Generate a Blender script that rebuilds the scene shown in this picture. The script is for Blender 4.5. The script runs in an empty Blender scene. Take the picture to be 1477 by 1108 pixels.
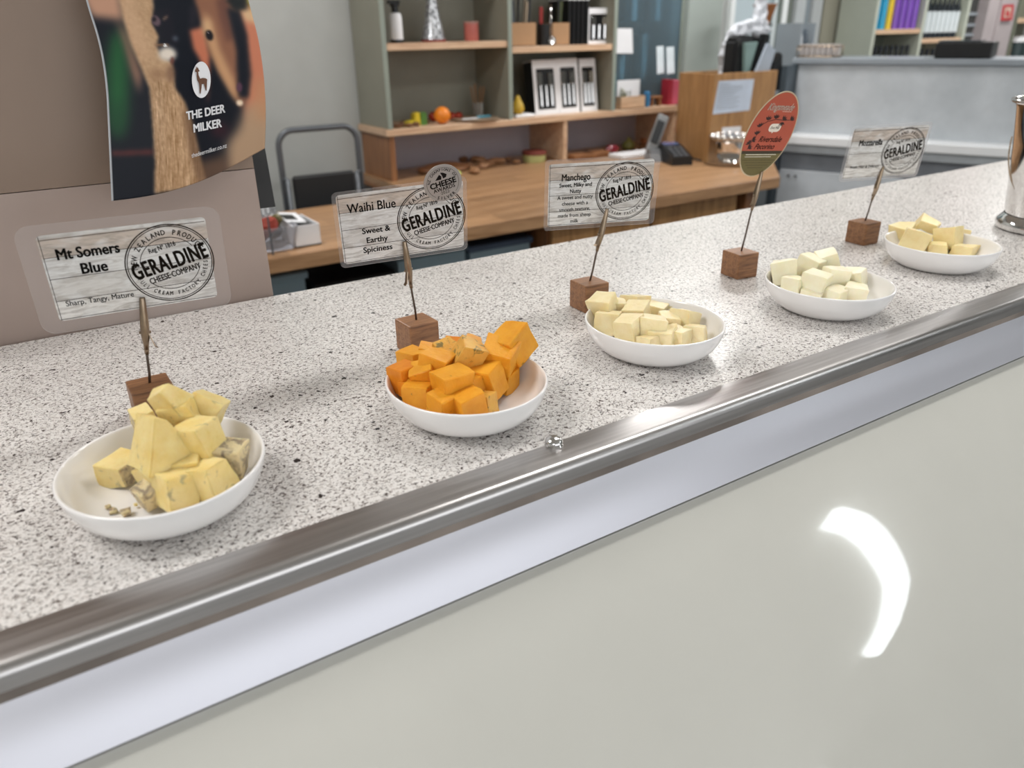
import bpy, bmesh, math, random
import numpy as np
from mathutils import Vector, Matrix, Euler

S = bpy.context.scene
COL = S.collection
PI = math.pi
# ------------------------------------------------------------------ camera
FPX, CX, CY = 1106.79, 738.5, 554.0
AZ, PITCH, ROLL = math.radians(32.4674), math.radians(24.758), math.radians(-0.9831)
CAM = Vector((0, 0, 1.45))
_f = Vector((math.sin(AZ)*math.cos(PITCH), math.cos(AZ)*math.cos(PITCH), -math.sin(PITCH)))
_r = Vector((math.cos(AZ), -math.sin(AZ), 0)); _u = _r.cross(_f)
_r2 = math.cos(ROLL)*_r + math.sin(ROLL)*_u; _u2 = _r2.cross(_f)
cam_d = bpy.data.cameras.new('camera'); cam = bpy.data.objects.new('camera', cam_d); COL.objects.link(cam)
cam.matrix_world = Matrix(((_r2.x, _u2.x, -_f.x, CAM.x), (_r2.y, _u2.y, -_f.y, CAM.y), (_r2.z, _u2.z, -_f.z, CAM.z), (0, 0, 0, 1)))
cam_d.sensor_width = 36; cam_d.lens = FPX*36/1477; cam_d.clip_start = .02
cam_d.dof.use_dof = True; cam_d.dof.focus_distance = .70; cam_d.dof.aperture_fstop = 6.3
S.camera = cam
def ray(x, y): return _f + _r2*((x-CX)/FPX) - _u2*((y-CY)/FPX)
def atz(x, y, z): d = ray(x, y); return CAM + d*((z-CAM.z)/d.z)      # point of the level z seen at a place of the photo
def aty(x, y, Y): d = ray(x, y); return CAM + d*(Y/d.y)               # point of the upright plane y = Y
# ------------------------------------------------------------------ world, light, exposure
vs = S.view_settings
vs.view_transform = 'Standard'; vs.look = 'None'; vs.gamma = 1; vs.use_curve_mapping = False
vs.exposure = 0.0
w = bpy.data.worlds.new('world'); S.world = w; w.use_nodes = True
w.node_tree.nodes['Background'].inputs[0].default_value = (.88, .95, 1, 1)
w.node_tree.nodes['Background'].inputs[1].default_value = 1.0
def area(name, loc, rot, sx, sy, power, col=(1, 1, 1)):
    l = bpy.data.lights.new(name, 'AREA'); l.shape = 'RECTANGLE'; l.size = sx; l.size_y = sy; l.energy = power; l.color = col
    o = bpy.data.objects.new(name, l); COL.objects.link(o); o.location = loc; o.rotation_euler = rot; return o
# daylight entering by the shop windows behind the photographer and from the open left side
area('window_daylight', (1.2, -4.3, 1.6), (math.radians(90), 0, 0), 5.5, 2.0, 56, (.99, .99, 1))
CEIL = 2.6
LAMPS = [(.35, 2.42, .45, .22, 17), (2.6, 2.5, .6, .25, 23), (4.6, 1.2, .9, .5, 48), (5.6, 2.4, .9, .3, 22), (-1.7, -2.2, 1.2, .6, 30), (-1.0, .9, 1.2, .6, 26), (1.4, .75, 1.2, .3, 15)]

# ------------------------------------------------------------------ materials
def lin(h):
    h = h.lstrip('#'); c = [int(h[i:i+2], 16)/255 for i in (0, 2, 4)]
    return tuple(x/12.92 if x <= .04045 else ((x+.055)/1.055)**2.4 for x in c)+(1,)
MATS = {}
class NT:
    def __init__(s, name):
        s.m = bpy.data.materials.new(name); s.m.use_nodes = True; s.t = s.m.node_tree
        s.b = s.t.nodes['Principled BSDF']; s.out = s.t.nodes['Material Output']
    def n(s, ty, **k):
        nd = s.t.nodes.new(ty)
        for a, v in k.items():
            if a.startswith('i_'): nd.inputs[a[2:].replace('_', ' ')].default_value = v
            else: setattr(nd, a, v)
        return nd
    def l(s, a, b): s.t.links.new(a, b)
    def coords(s, kind='Object', scale=(1, 1, 1)):
        tc = s.n('ShaderNodeTexCoord'); mp = s.n('ShaderNodeMapping'); mp.inputs['Scale'].default_value = scale
        s.l(tc.outputs[kind], mp.inputs['Vector']); return mp.outputs[0]
    def noise(s, v, scale, detail=3, rough=.5, dist=0):
        nd = s.n('ShaderNodeTexNoise'); nd.inputs['Scale'].default_value = scale; nd.inputs['Detail'].default_value = detail
        nd.inputs['Roughness'].default_value = rough; nd.inputs['Distortion'].default_value = dist
        if v is not None: s.l(v, nd.inputs['Vector'])
        return nd.outputs[0]
    def ramp(s, v, stops, interp='LINEAR'):
        r = s.n('ShaderNodeValToRGB'); r.color_ramp.interpolation = interp; e = r.color_ramp.elements
        e[0].position, e[0].color = stops[0][0], stops[0][1]; e[1].position, e[1].color = stops[-1][0], stops[-1][1]
        for p, c in stops[1:-1]:
            q = e.new(p); q.color = c
        s.l(v, r.inputs[0]); return r.outputs[0]
    def mix(s, f, a, b):
        m = s.n('ShaderNodeMix', data_type='RGBA')
        for v, i in ((f, 0), (a, 6), (b, 7)):
            if isinstance(v, (int, float, tuple)): m.inputs[i].default_value = v
            else: s.l(v, m.inputs[i])
        return m.outputs[2]
    def bump(s, h, st=.1, d=.001):
        b = s.n('ShaderNodeBump'); b.inputs['Strength'].default_value = st; b.inputs['Distance'].default_value = d
        s.l(h, b.inputs['Height']); s.l(b.outputs[0], s.b.inputs['Normal'])
    def set(s, **k):
        for a, v in k.items(): s.b.inputs[a.replace('_', ' ')].default_value = v
        return s
BK = (0, 0, 0, 1); WH = (1, 1, 1, 1)
def plain(name, col, rough=.5, metal=0, var=.06, **k):
    """a colour with a little procedural mottling"""
    if name in MATS: return MATS[name]
    t = NT(name); c = lin(col) if isinstance(col, str) else col
    v = t.coords(); nz = t.noise(v, 9, 4)
    d = tuple(x*(1-var*2.2) for x in c[:3])+(1,); h = tuple(min(1, x*(1+var)) for x in c[:3])+(1,)
    t.l(t.ramp(nz, [(.3, d), (.7, h)]), t.b.inputs['Base Color'])
    t.set(Roughness=rough, Metallic=metal, **k); MATS[name] = t.m; return t.m
def wood(name, dark, light, scale=6, axis=0, rough=.45, rnd=.0):
    if name in MATS: return MATS[name]
    t = NT(name); sc = [scale*4]*3; sc[axis] = scale*.35
    v = t.coords('Object', tuple(sc)); nz = t.noise(v, 2.2, 6, .6, 1.2); nz2 = t.noise(v, 11, 3, .5)
    a = t.ramp(nz, [(.3, lin(dark)), (.62, lin(light))])
    a = t.mix(t.ramp(nz2, [(.45, BK), (.75, (.35, .35, .35, 1))]), a, lin(dark))
    if rnd:
        oi = t.n('ShaderNodeObjectInfo'); hs = t.n('ShaderNodeHueSaturation'); mr = t.n('ShaderNodeMapRange')
        mr.inputs[3].default_value = 1-rnd; mr.inputs[4].default_value = 1+rnd
        t.l(oi.outputs['Random'], mr.inputs[0]); t.l(mr.outputs[0], hs.inputs['Value']); t.l(a, hs.inputs['Color']); a = hs.outputs[0]
    t.l(a, t.b.inputs['Base Color']); t.set(Roughness=rough); t.bump(nz2, .15, .0006); MATS[name] = t.m; return t.m
def metal(name, col, rough, aniso=0, stretch=None):
    if name in MATS: return MATS[name]
    t = NT(name); t.set(Metallic=1.0, Roughness=rough)
    v = t.coords('Object', stretch or (30, 30, 30)); nz = t.noise(v, 5, 4, .6)
    c = lin(col); d = tuple(x*.82 for x in c[:3])+(1,)
    t.l(t.ramp(nz, [(.35, d), (.65, c)]), t.b.inputs['Base Color'])
    mr = t.n('ShaderNodeMapRange'); mr.inputs[3].default_value = rough*.75; mr.inputs[4].default_value = rough*1.3
    t.l(nz, mr.inputs[0]); t.l(mr.outputs[0], t.b.inputs['Roughness']); MATS[name] = t.m; return t.m
def glass(name, col=(1, 1, 1, 1), opac=.12, rough=.03, dif=None):
    """thin clear sheet: mostly see-through, with a gloss coat and a little milkiness"""
    if name in MATS: return MATS[name]
    t = NT(name); tr = t.n('ShaderNodeBsdfTransparent'); tr.inputs[0].default_value = col
    t.set(Roughness=rough, Base_Color=dif or (.8, .8, .8, 1)); fr = t.n('ShaderNodeFresnel'); fr.inputs[0].default_value = 1.45
    ad = t.n('ShaderNodeMath', operation='ADD'); ad.inputs[1].default_value = opac; ad.use_clamp = True
    mx = t.n('ShaderNodeMixShader'); t.l(fr.outputs[0], ad.inputs[0]); t.l(ad.outputs[0], mx.inputs[0])
    t.l(tr.outputs[0], mx.inputs[1]); t.l(t.b.outputs[0], mx.inputs[2]); t.l(mx.outputs[0], t.out.inputs[0]); MATS[name] = t.m; return t.m
def emit(name, col, st):
    t = NT(name); t.set(Base_Color=BK, Emission_Color=lin(col), Emission_Strength=st); MATS[name] = t.m; return t.m

def counter_mat():
    t = NT('speckled_laminate'); v = t.coords('Object', (1, 1, 1))
    ang = t.coords('Object', (.62, 1.25, 1))
    n1 = t.noise(v, 360, 3, .62, .9); n1b = t.noise(ang, 560, 2, .6, .5)
    vo = t.n('ShaderNodeTexVoronoi'); vo.inputs['Scale'].default_value = 75; vo.inputs['Randomness'].default_value = 1
    dn = t.n('ShaderNodeTexNoise'); dn.inputs['Scale'].default_value = 260; dn.inputs['Detail'].default_value = 2
    va = t.n('ShaderNodeMixRGB' if False else 'ShaderNodeVectorMath', operation='MULTIPLY_ADD')
    t.l(v, dn.inputs['Vector']); t.l(dn.outputs[1], va.inputs[0]); va.inputs[1].default_value = (.006, .006, .006); t.l(v, va.inputs[2])
    t.l(va.outputs[0], vo.inputs['Vector'])
    base = t.ramp(t.noise(v, 14, 3), [(.3, lin('#dfdbd8')), (.7, lin('#e9e6e3'))])
    g = t.ramp(t.noise(v, 300, 3, .6), [(.50, BK), (.60, WH)])
    base = t.mix(g, base, lin('#c6c0bc'))
    sp = t.ramp(n1, [(.575, BK), (.605, (1, 1, 1, 1))])
    c = t.mix(sp, base, lin('#635a56'))
    sp2 = t.ramp(n1b, [(.625, BK), (.65, WH)])
    c = t.mix(sp2, c, lin('#3b3433'))
    # the large dark flecks sit in a share of the cells
    wn = t.n('ShaderNodeSeparateColor'); t.l(vo.outputs['Color'], wn.inputs[0])
    keep = t.n('ShaderNodeMath', operation='GREATER_THAN'); keep.inputs[1].default_value = .55; t.l(wn.outputs[0], keep.inputs[0])
    szz = t.n('ShaderNodeMath', operation='MULTIPLY_ADD'); szz.inputs[1].default_value = .15; szz.inputs[2].default_value = .03; t.l(wn.outputs[1], szz.inputs[0])
    near = t.n('ShaderNodeMath', operation='LESS_THAN'); t.l(vo.outputs['Distance'], near.inputs[0]); t.l(szz.outputs[0], near.inputs[1])
    mu = t.n('ShaderNodeMath', operation='MULTIPLY'); t.l(keep.outputs[0], mu.inputs[0]); t.l(near.outputs[0], mu.inputs[1])
    c = t.mix(mu.outputs[0], c, lin('#2b2526'))
    t.l(c, t.b.inputs['Base Color']); t.set(Roughness=.27); t.b.inputs['Specular IOR Level'].default_value = .5
    return t.m
def cheese_mat(name, c1, c2, vein=None, vs_=(.62, .68), crumb=.3, sss=.35, vscale=70):
    t = NT(name); v = t.coords('Object', (1, 1, 1)); oi = t.n('ShaderNodeObjectInfo')
    ad = t.n('ShaderNodeVectorMath', operation='ADD'); t.l(v, ad.inputs[0])
    mul = t.n('ShaderNodeVectorMath', operation='SCALE'); mul.inputs[3].default_value = 7.0
    cb = t.n('ShaderNodeCombineXYZ'); [t.l(oi.outputs['Random'], cb.inputs[i]) for i in range(3)]
    t.l(cb.outputs[0], mul.inputs[0]); t.l(mul.outputs[0], ad.inputs[1]); v = ad.outputs[0]
    nz = t.noise(v, 60, 4, .6); col = t.ramp(nz, [(.3, lin(c1)), (.7, lin(c2))])
    if vein:
        n2 = t.noise(v, vscale, 3, .6, .8); col = t.mix(t.ramp(n2, [(vs_[0], BK), (vs_[1], (.85, .85, .85, 1))]), col, lin(vein))
    t.l(col, t.b.inputs['Base Color']); t.set(Roughness=.42); t.b.inputs['Subsurface Weight'].default_value = sss
    t.b.inputs['Subsurface Radius'].default_value = (.012, .008, .004); t.b.inputs['Subsurface Scale'].default_value = .35
    n3 = t.noise(v, 260, 4, .65); t.bump(n3, crumb, .0012); return t.m
def card_mat():
    t = NT('whitewashed_board_print'); v = t.coords('Object', (14, 1, 75)); tc = t.n('ShaderNodeTexCoord')
    oi = t.n('ShaderNodeObjectInfo')
    g = t.noise(v, 2.6, 5, .65, 1.4); g2 = t.noise(t.coords('Object', (30, 1, 60)), 1.6, 3, .5, .5)
    sp = t.n('ShaderNodeSeparateXYZ'); t.l(tc.outputs['Object'], sp.inputs[0])
    pl = t.ramp_of = t.n('ShaderNodeMapRange'); pl.inputs[1].default_value = -.034; pl.inputs[2].default_value = .034; t.l(sp.outputs[2], pl.inputs[0])
    tint = t.ramp(pl.outputs[0], [(0, lin('#e6e4e2')), (.24, lin('#d6d4d2')), (.50, lin('#e0e0e0')), (.74, lin('#cabdb3')), (.95, lin('#dbd9d7')), (1, lin('#e8e8e8'))], 'CONSTANT')
    c = t.mix(t.ramp(g, [(.42, BK), (.62, (.55, .55, .55, 1))]), tint, lin('#8f8780'))
    c = t.mix(t.ramp(g2, [(.5, BK), (.7, (.5, .5, .5, 1))]), c, lin('#eceef0'))
    t.l(c, t.b.inputs['Base Color']); t.set(Roughness=.35); return t.m

M_counter = counter_mat()
M_steel = metal('brushed_steel', '#c4c1c0', .31, stretch=(1.2, 60, 60))
M_alu = plain('satin_aluminium', '#cfcfd7', .38, .55, .006)
M_seal = plain('grubby_sealant', '#8a7f77', .6, 0, .25)
M_chrome = metal('chrome', '#e8e6e4', .07)
M_clip = metal('aged_clip_metal', '#9c8a76', .34)
M_wire = metal('dark_wire', '#6b6058', .4)
M_block = wood('block_wood', '#6e4a33', '#a4754f', 30, 0, .42, .12)
M_porc = plain('white_porcelain', '#f4f2f1', .14, 0, .01)
M_porc.node_tree.nodes['Principled BSDF'].inputs['Coat Weight'].default_value = .4
M_cream = plain('cream_gloss_panel', '#c9c8c1', .025, 0, .012)
M_oakd = wood('desk_oak', '#8b6747', '#b38d69', 5, 0, .36, .15)
M_oak = wood('shelf_oak', '#ba9579', '#d8ba9b', 5, 0, .36)
M_brown = wood('brown_panel', '#754d31', '#996a45', 4, 2, .4)
M_ply = wood('box_ply', '#8f673f', '#b58a5a', 4, 2, .4)
M_green = plain('sage_paint', '#88877a', .5, 0, .03)
M_greenf = plain('sage_edge_paint', '#8d968c', .45, 0, .03)
M_wall = plain('grey_wall_paint', '#b6b8b5', .6, 0, .02)
M_lav = plain('splash_lavender_paint', '#b3afb9', .5, 0, .02)
M_part = plain('taupe_board', '#8b7768', .5, 0, .015)
M_part2 = plain('pale_taupe_board', '#a8968d', .42, 0, .02)
M_black = plain('black_plastic', '#121315', .35, 0, .1)
M_blackm = plain('black_matt', '#17181a', .6, 0, .1)
M_white = plain('white_card', '#e8e9ec', .5, 0, .02)
M_ink = plain('black_ink', '#15110f', .6, 0, .05)
M_ink.node_tree.nodes['Principled BSDF'].inputs['Specular IOR Level'].default_value = .15
M_brownink = plain('dark_brown_ink', '#2a211a', .6, 0, .1)
M_brownink.node_tree.nodes['Principled BSDF'].inputs['Specular IOR Level'].default_value = .15
M_grey = plain('grey_paint', '#8f969c', .45, 0, .03)
M_greyd = plain('dark_grey_metal', '#5d6166', .4, .3, .05)
M_card = card_mat()
M_lam = glass('clear_laminate', (1, 1, 1, 1), .06, .14, (.75, .72, .72, 1))
M_lam2 = glass('clear_laminate_thin', (1, 1, 1, 1), .06, .1, (.8, .8, .8, 1))
M_glass = glass('window_glass', (.86, .93, .95, 1), .05, .02)

# ------------------------------------------------------------------ mesh helpers
def sm(me, on=True):
    for p in me.polygons: p.use_smooth = on
def obj(name, bm, mat, parent=None, smooth=False, world=False, auto=None):
    if isinstance(bm, bpy.types.Mesh): me = bm
    else:
        me = bpy.data.meshes.new(name)
        if parent is not None and world:
            bmesh.ops.transform(bm, matrix=parent.matrix_basis.inverted(), verts=bm.verts)
        bm.normal_update(); bm.to_mesh(me); bm.free()
    for m in (mat if isinstance(mat, (list, tuple)) else [mat]): me.materials.append(m)
    if smooth:
        sm(me)
        if auto is not None: me.set_sharp_from_angle(angle=math.radians(auto))
    o = bpy.data.objects.new(name, me); COL.objects.link(o)
    if parent is not None: o.parent = parent
    return o
def tag(o, label=None, cat=None, group=None, kind=None):
    for k, v in (('label', label), ('category', cat), ('group', group), ('kind', kind)):
        if v: o[k] = v
    return o
def thing(name, label, cat, loc=(0, 0, 0), rz=0, group=None):
    o = bpy.data.objects.new(name, None); COL.objects.link(o); o.empty_display_size = .02
    o.location = loc; o.rotation_euler = (0, 0, rz); o.matrix_basis = Matrix.Translation(loc) @ Matrix.Rotation(rz, 4, 'Z')
    return tag(o, label, cat, group)
def copy_tree(o, parent=None):
    c = o.copy(); COL.objects.link(c); c.parent = parent
    for ch in list(o.children): copy_tree(ch, c)
    return c
def struct(name, bm, mat, parent=None, **k):
    o = obj(name, bm, mat, parent, **k)
    if parent is None: o['kind'] = 'structure'
    return o
def BM(): return bmesh.new()
def box(bm, c, s, bev=0, rot=None, seg=1):
    r = bmesh.ops.create_cube(bm, size=1); vsx = r['verts']
    bmesh.ops.scale(bm, vec=s, verts=vsx)
    if bev:
        es = list({e for v in vsx for e in v.link_edges})
        rr = bmesh.ops.bevel(bm, geom=es, offset=bev, segments=seg, affect='EDGES', profile=.5)
        vsx = list({v for f in rr['faces'] for v in f.verts} | {v for v in vsx if v.is_valid})
    m = Matrix.Translation(c)
    if rot is not None: m = m @ (rot if isinstance(rot, Matrix) else Euler(rot).to_matrix().to_4x4())
    bmesh.ops.transform(bm, matrix=m, verts=vsx); return bm
def bxx(bm, x0, x1, y0, y1, z0, z1, bev=0):
    return box(bm, ((x0+x1)/2, (y0+y1)/2, (z0+z1)/2), (x1-x0, y1-y0, z1-z0), bev)
def lathe(bm, prof, c=(0, 0, 0), n=32, sx=1, sy=1, rot=None):
    rings = []; m = Matrix.Translation(c) @ (rot if rot is not None else Matrix())
    for r, z in prof:
        if r < 1e-6: rings.append([bm.verts.new(m @ Vector((0, 0, z)))])
        else: rings.append([bm.verts.new(m @ Vector((r*sx*math.cos(2*PI*i/n), r*sy*math.sin(2*PI*i/n), z))) for i in range(n)])
    for a, b in zip(rings, rings[1:]):
        for i in range(n):
            j = (i+1) % n
            if len(a) == 1 and len(b) == 1: continue
            if len(a) == 1: bm.faces.new((a[0], b[j], b[i]))
            elif len(b) == 1: bm.faces.new((a[i], a[j], b[0]))
            else: bm.faces.new((a[i], a[j], b[j], b[i]))
    bmesh.ops.recalc_face_normals(bm, faces=bm.faces); return bm
def tube(bm, pts, r, n=8, closed=False):
    pts = [Vector(p) for p in pts]; N = len(pts); rings = []
    rad = r if isinstance(r, (list, tuple)) else [r]*N
    up = None
    for i, p in enumerate(pts):
        if closed: t = (pts[(i+1) % N]-pts[i-1]).normalized()
        else: t = (pts[min(i+1, N-1)]-pts[max(i-1, 0)]).normalized()
        if up is None: up = t.orthogonal().normalized()
        up = (up-t*up.dot(t)).normalized(); s = t.cross(up)
        rings.append([bm.verts.new(p+(up*math.cos(2*PI*k/n)+s*math.sin(2*PI*k/n))*rad[i]) for k in range(n)])
    for i in range(N if closed else N-1):
        a, b = rings[i], rings[(i+1) % N]
        for k in range(n): bm.faces.new((a[k], a[(k+1) % n], b[(k+1) % n], b[k]))
    if not closed: bm.faces.new(rings[0][::-1]); bm.faces.new(rings[-1])
    return bm
def prism(bm, pts, t0, t1, axis='y'):
    """a flat outline given a thickness along the axis; outline in the other two coordinates"""
    def P(a, b, c): return {'y': (a, c, b), 'z': (a, b, c), 'x': (c, a, b)}[axis]
    A = [bm.verts.new(P(a, b, t0)) for a, b in pts]; B = [bm.verts.new(P(a, b, t1)) for a, b in pts]
    n = len(pts); fs = [bm.faces.new(A), bm.faces.new(B[::-1])]
    for i in range(n): fs.append(bm.faces.new((A[i], B[i], B[(i+1) % n], A[(i+1) % n])))
    bmesh.ops.recalc_face_normals(bm, faces=fs); return bm
def rrect(w, h, r, n=5, cx=0, cy=0):
    out = []
    for sx, sy, a0 in ((1, 1, 0), (-1, 1, 90), (-1, -1, 180), (1, -1, 270)):
        for k in range(n+1):
            a = math.radians(a0+90*k/n); out.append((cx+sx*(w/2-r)+r*math.cos(a), cy+sy*(h/2-r)+r*math.sin(a)))
    return out
def ell(cx, cy, a, b, n=48): return [(cx+a*math.cos(2*PI*i/n), cy+b*math.sin(2*PI*i/n)) for i in range(n)]
_tc = {}
def text2d(s, size=1, bold=0.0, cond=1.0, shear=0, spacing=1.0, align='CENTER', res=3):
    """flat letter shapes (vertices, faces) in the x-y plane"""
    key = (s, bold, spacing, align, shear, res)
    if key not in _tc:
        c = bpy.data.curves.new('t', 'FONT'); c.body = s; c.align_x = align; c.align_y = 'CENTER'; c.space_character = spacing
        c.offset = 0; c.resolution_u = res; c.shear = shear; c.fill_mode = 'FRONT'
        o = bpy.data.objects.new('t', c); COL.objects.link(o)
        dg = bpy.context.evaluated_depsgraph_get(); me = o.evaluated_get(dg).to_mesh()
        _tc[key] = ([tuple(v.co) for v in me.vertices], [tuple(p.vertices) for p in me.polygons])
        o.evaluated_get(dg).to_mesh_clear(); bpy.data.objects.remove(o); bpy.data.curves.remove(c)
    V, F = _tc[key]
    return [(x*size*cond, y*size) for x, y, z in V], F
def put(bm, VF, fn):
    V, F = VF; vv = [bm.verts.new(fn(x, y)) for x, y in V]
    for f in F:
        try: bm.faces.new([vv[i] for i in f])
        except ValueError: pass
def putb(bm, VF, fn, dx):
    for k, j in ((-1, 0), (0, 0), (1, 0), (0, .8), (0, -.8), (.7, .6), (-.7, -.6), (.7, -.6), (-.7, .6)): put(bm, VF, lambda x, y, k=k, j=j: fn(x+k*dx, y+j*dx))
def arc_text(bm, s, R, a_mid, step, size, fn, bold=.01, cond=.75, inward=False):
    n = len(s)
    for i, ch in enumerate(s):
        if ch == ' ': continue
        k = i-(n-1)/2
        a = a_mid-k*step if not inward else a_mid+k*step
        rot = a-PI/2 if not inward else a+PI/2
        V, F = text2d(ch, size, bold, cond, res=2); ca, sa = math.cos(rot), math.sin(rot)
        putb(bm, ([(R*math.cos(a)+x*ca-y*sa, R*math.sin(a)+x*sa+y*ca) for x, y in V], F), fn, size*.025)
def ring(bm, R0, R1, fn, n=72, a0=0, a1=2*PI, cx=0, cy=0):
    m = n if a1-a0 > 6.28 else n+1
    A = [bm.verts.new(fn(cx+R0*math.cos(a0+(a1-a0)*i/n), cy+R0*math.sin(a0+(a1-a0)*i/n))) for i in range(m)]
    B = [bm.verts.new(fn(cx+R1*math.cos(a0+(a1-a0)*i/n), cy+R1*math.sin(a0+(a1-a0)*i/n))) for i in range(m)]
    for i in range(n if m == n else n):
        j = (i+1) % m
        if m != n and j == 0: continue
        bm.faces.new((A[i], B[i], B[j], A[j]))
def quad(bm, x0, x1, y0, y1, fn, shift=0):
    bm.faces.new([bm.verts.new(fn(*p)) for p in ((x0, y0), (x1, y0+shift), (x1, y1+shift), (x0, y1))])

# ------------------------------------------------------------------ room shell
X0, X1, Y0, Y1 = -2.6, 8.2, -4.4, 3.22
b = BM(); bxx(b, X0, X1, Y0, Y1+.2, -.1, 0)
struct('floor', b, plain('grey_vinyl_floor', '#8b8a88', .35, 0, .05))
b = BM(); bxx(b, X0, X1, Y0, Y1+.2, CEIL, CEIL+.1)
struct('ceiling', b, plain('white_ceiling', '#d9d7d2', .7, 0, .02))
WX0, WX1 = aty(1049, 5, 3.22).x, aty(1131, 5, 3.22).x
b = BM(); bxx(b, X0, WX0, Y1, Y1+.12, 0, CEIL); bxx(b, WX1, X1, Y1, Y1+.12, 0, CEIL)
bxx(b, WX0, WX1, Y1, Y1+.12, 0, 1.05); bxx(b, WX0, WX1, Y1, Y1+.12, 2.2, CEIL)
struct('wall_back', b, M_wall)
b = BM(); bxx(b, X1, X1+.1, Y0, Y1+.12, 0, CEIL); struct('wall_right', b, M_wall)
b = BM(); bxx(b, X0-.1, X0, Y0, Y1+.12, 0, CEIL); struct('wall_left', b, M_wall)
b = BM()      # front wall with the shop window behind the photographer
bxx(b, X0, -1.6, Y0-.1, Y0, 0, CEIL); bxx(b, 4.0, X1, Y0-.1, Y0, 0, CEIL); bxx(b, -1.6, 4.0, Y0-.1, Y0, 0, .55); bxx(b, -1.6, 4.0, Y0-.1, Y0, 2.45, CEIL)
struct('wall_front', b, M_wall)

# window behind the wooden box
t = thing('window_2', None, None, (WX0, Y1, 1.05)); t['kind'] = 'structure'
b = BM(); ww = WX1-WX0
bxx(b, WX0, WX0+.035, Y1-.03, Y1+.1, 1.05, 2.2); bxx(b, WX1-.035, WX1, Y1-.03, Y1+.1, 1.05, 2.2)
bxx(b, WX0+.035, WX1-.035, Y1-.03, Y1+.1, 1.05, 1.09); bxx(b, WX0+.035, WX1-.035, Y1-.03, Y1+.1, 2.16, 2.2)
obj('window_frame', b, plain('white_frame', '#eef2f2', .4, 0, .01), t, world=True)
b = BM(); bxx(b, WX0+.035, WX1-.035, Y1+.04, Y1+.046, 1.09, 2.16); obj('pane', b, M_glass, t, world=True)
# outside: a red brown pier and a blue wall across the yard
p = aty(1052, 5, 3.75); q = aty(1069, 5, 3.75)
b = BM(); bxx(b, p.x, q.x, 3.7, 3.8, 0, 2.4); struct('trim_1', b, plain('red_brown_pier', '#a05a4c', .7, 0, .08))
p2 = aty(1069, 5, 4.5); q2 = aty(1104, 5, 4.5)
b = BM(); bxx(b, p2.x, q2.x, 4.5, 4.6, 0, 2.2); struct('trim_2', b, plain('pale_blue_hoarding', '#78a5bd', .7, 0, .08))
b = BM(); bxx(b, 2.0, 7.5, Y1+.125, 6.0, -.1, -.02); struct('floor_outside', b, plain('yard_concrete', '#9a9a96', .8))

# pillar at the end of the shelves
PX0, PX1 = aty(995, 0, 3.0).x, aty(1044, 0, 3.0).x
b = BM(); bxx(b, PX0, PX1, 3.0, Y1, 0, CEIL, .003); struct('trim_3', b, plain('pillar_grey_green', '#97a09b', .5, 0, .02))
# door jamb columns right of the window
for k, (a, c, colr) in enumerate(((1131, 1148, '#6f766f'), (1150, 1163, '#b9bec0'), (1164, 1173, '#8b959b'), (1174, 1187, '#b3b7b8'))):
    xa, xc = aty(a, 5, 3.18).x, aty(c, 5, 3.18).x
    b = BM(); bxx(b, xa, xc, Y1-.02-.02*(k % 2), Y1, 0, CEIL); struct('trim_%d' % (4+k), b, plain('jamb_%d' % k, colr, .5, 0, .03))
xa = aty(1190, 5, 3.2).x
b = BM(); bxx(b, xa, 4.9, Y1-.015, Y1, 0, CEIL); struct('trim_8', b, plain('olive_beige_board', '#8f8c7d', .6, 0, .02))
b = BM(); bxx(b, aty(1190, 77, 3.17).x, 4.38, 3.15, Y1-.016, 1.25, 1.285); struct('trim_9', b, plain('white_sill', '#c9ccca', .5, 0, .02))

# ceiling lamps
M_lampf = plain('lamp_housing', '#d8d8d6', .4, 0, .01)
for i, (lx, ly, sx, sy, pw) in enumerate(LAMPS):
    where = ['above the long desk, left', 'above the long desk, middle', 'over the far bar', 'in the far right corner', 'behind the photographer', 'left of the counter', 'straight above the counter'][i]
    t = thing('ceiling_light', 'flat white rectangular ceiling light '+where, 'light', (lx, ly, CEIL), 0, 'ceiling lights')
    b = BM(); bxx(b, -sx/2-.03, sx/2+.03, -sy/2-.03, sy/2+.03, -.03, 0, .004); obj('housing', b, M_lampf, t)
    l = area('lamp_panel', (0, 0, -.034), (0, 0, 0), sx, sy, pw, (1, .985, .96)); l.parent = t
# strip light over the customer side: tube curve shaped to give the bent reflection in the cream panel
t = thing('strip_light', 'slim curved strip light hanging under the ceiling on customer side', 'light', (3.0, -1.5, CEIL))
pts = [(2.50, -.84), (2.68, -.98), (2.85, -1.16), (3.02, -1.37), (3.2, -1.61), (3.32, -1.79), (3.42, -2.03), (3.49, -2.26), (3.5, -2.4), (3.49, -2.53)]
b = BM()
fine = []
for (a, c), (d, e) in zip(pts, pts[1:]):
    for k in range(3): fine.append((a+(d-a)*k/3, c+(e-c)*k/3))
fine.append(pts[-1])
tube(b, [(x, y, 2.55) for x, y in fine], .075, 12); o = obj('diffuser', b, emit('strip_glow', '#f4fbff', 12.0), t, True, world=True)
b = BM()
for x, y in (fine[3], fine[-4]): bxx(b, x-.02, x+.02, y-.02, y+.02, 2.61-.0, CEIL) if False else tube(b, [(x, y, CEIL), (x, y, 2.615)], .012, 8)
obj('bracket', b, M_lampf, t, world=True)

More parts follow.
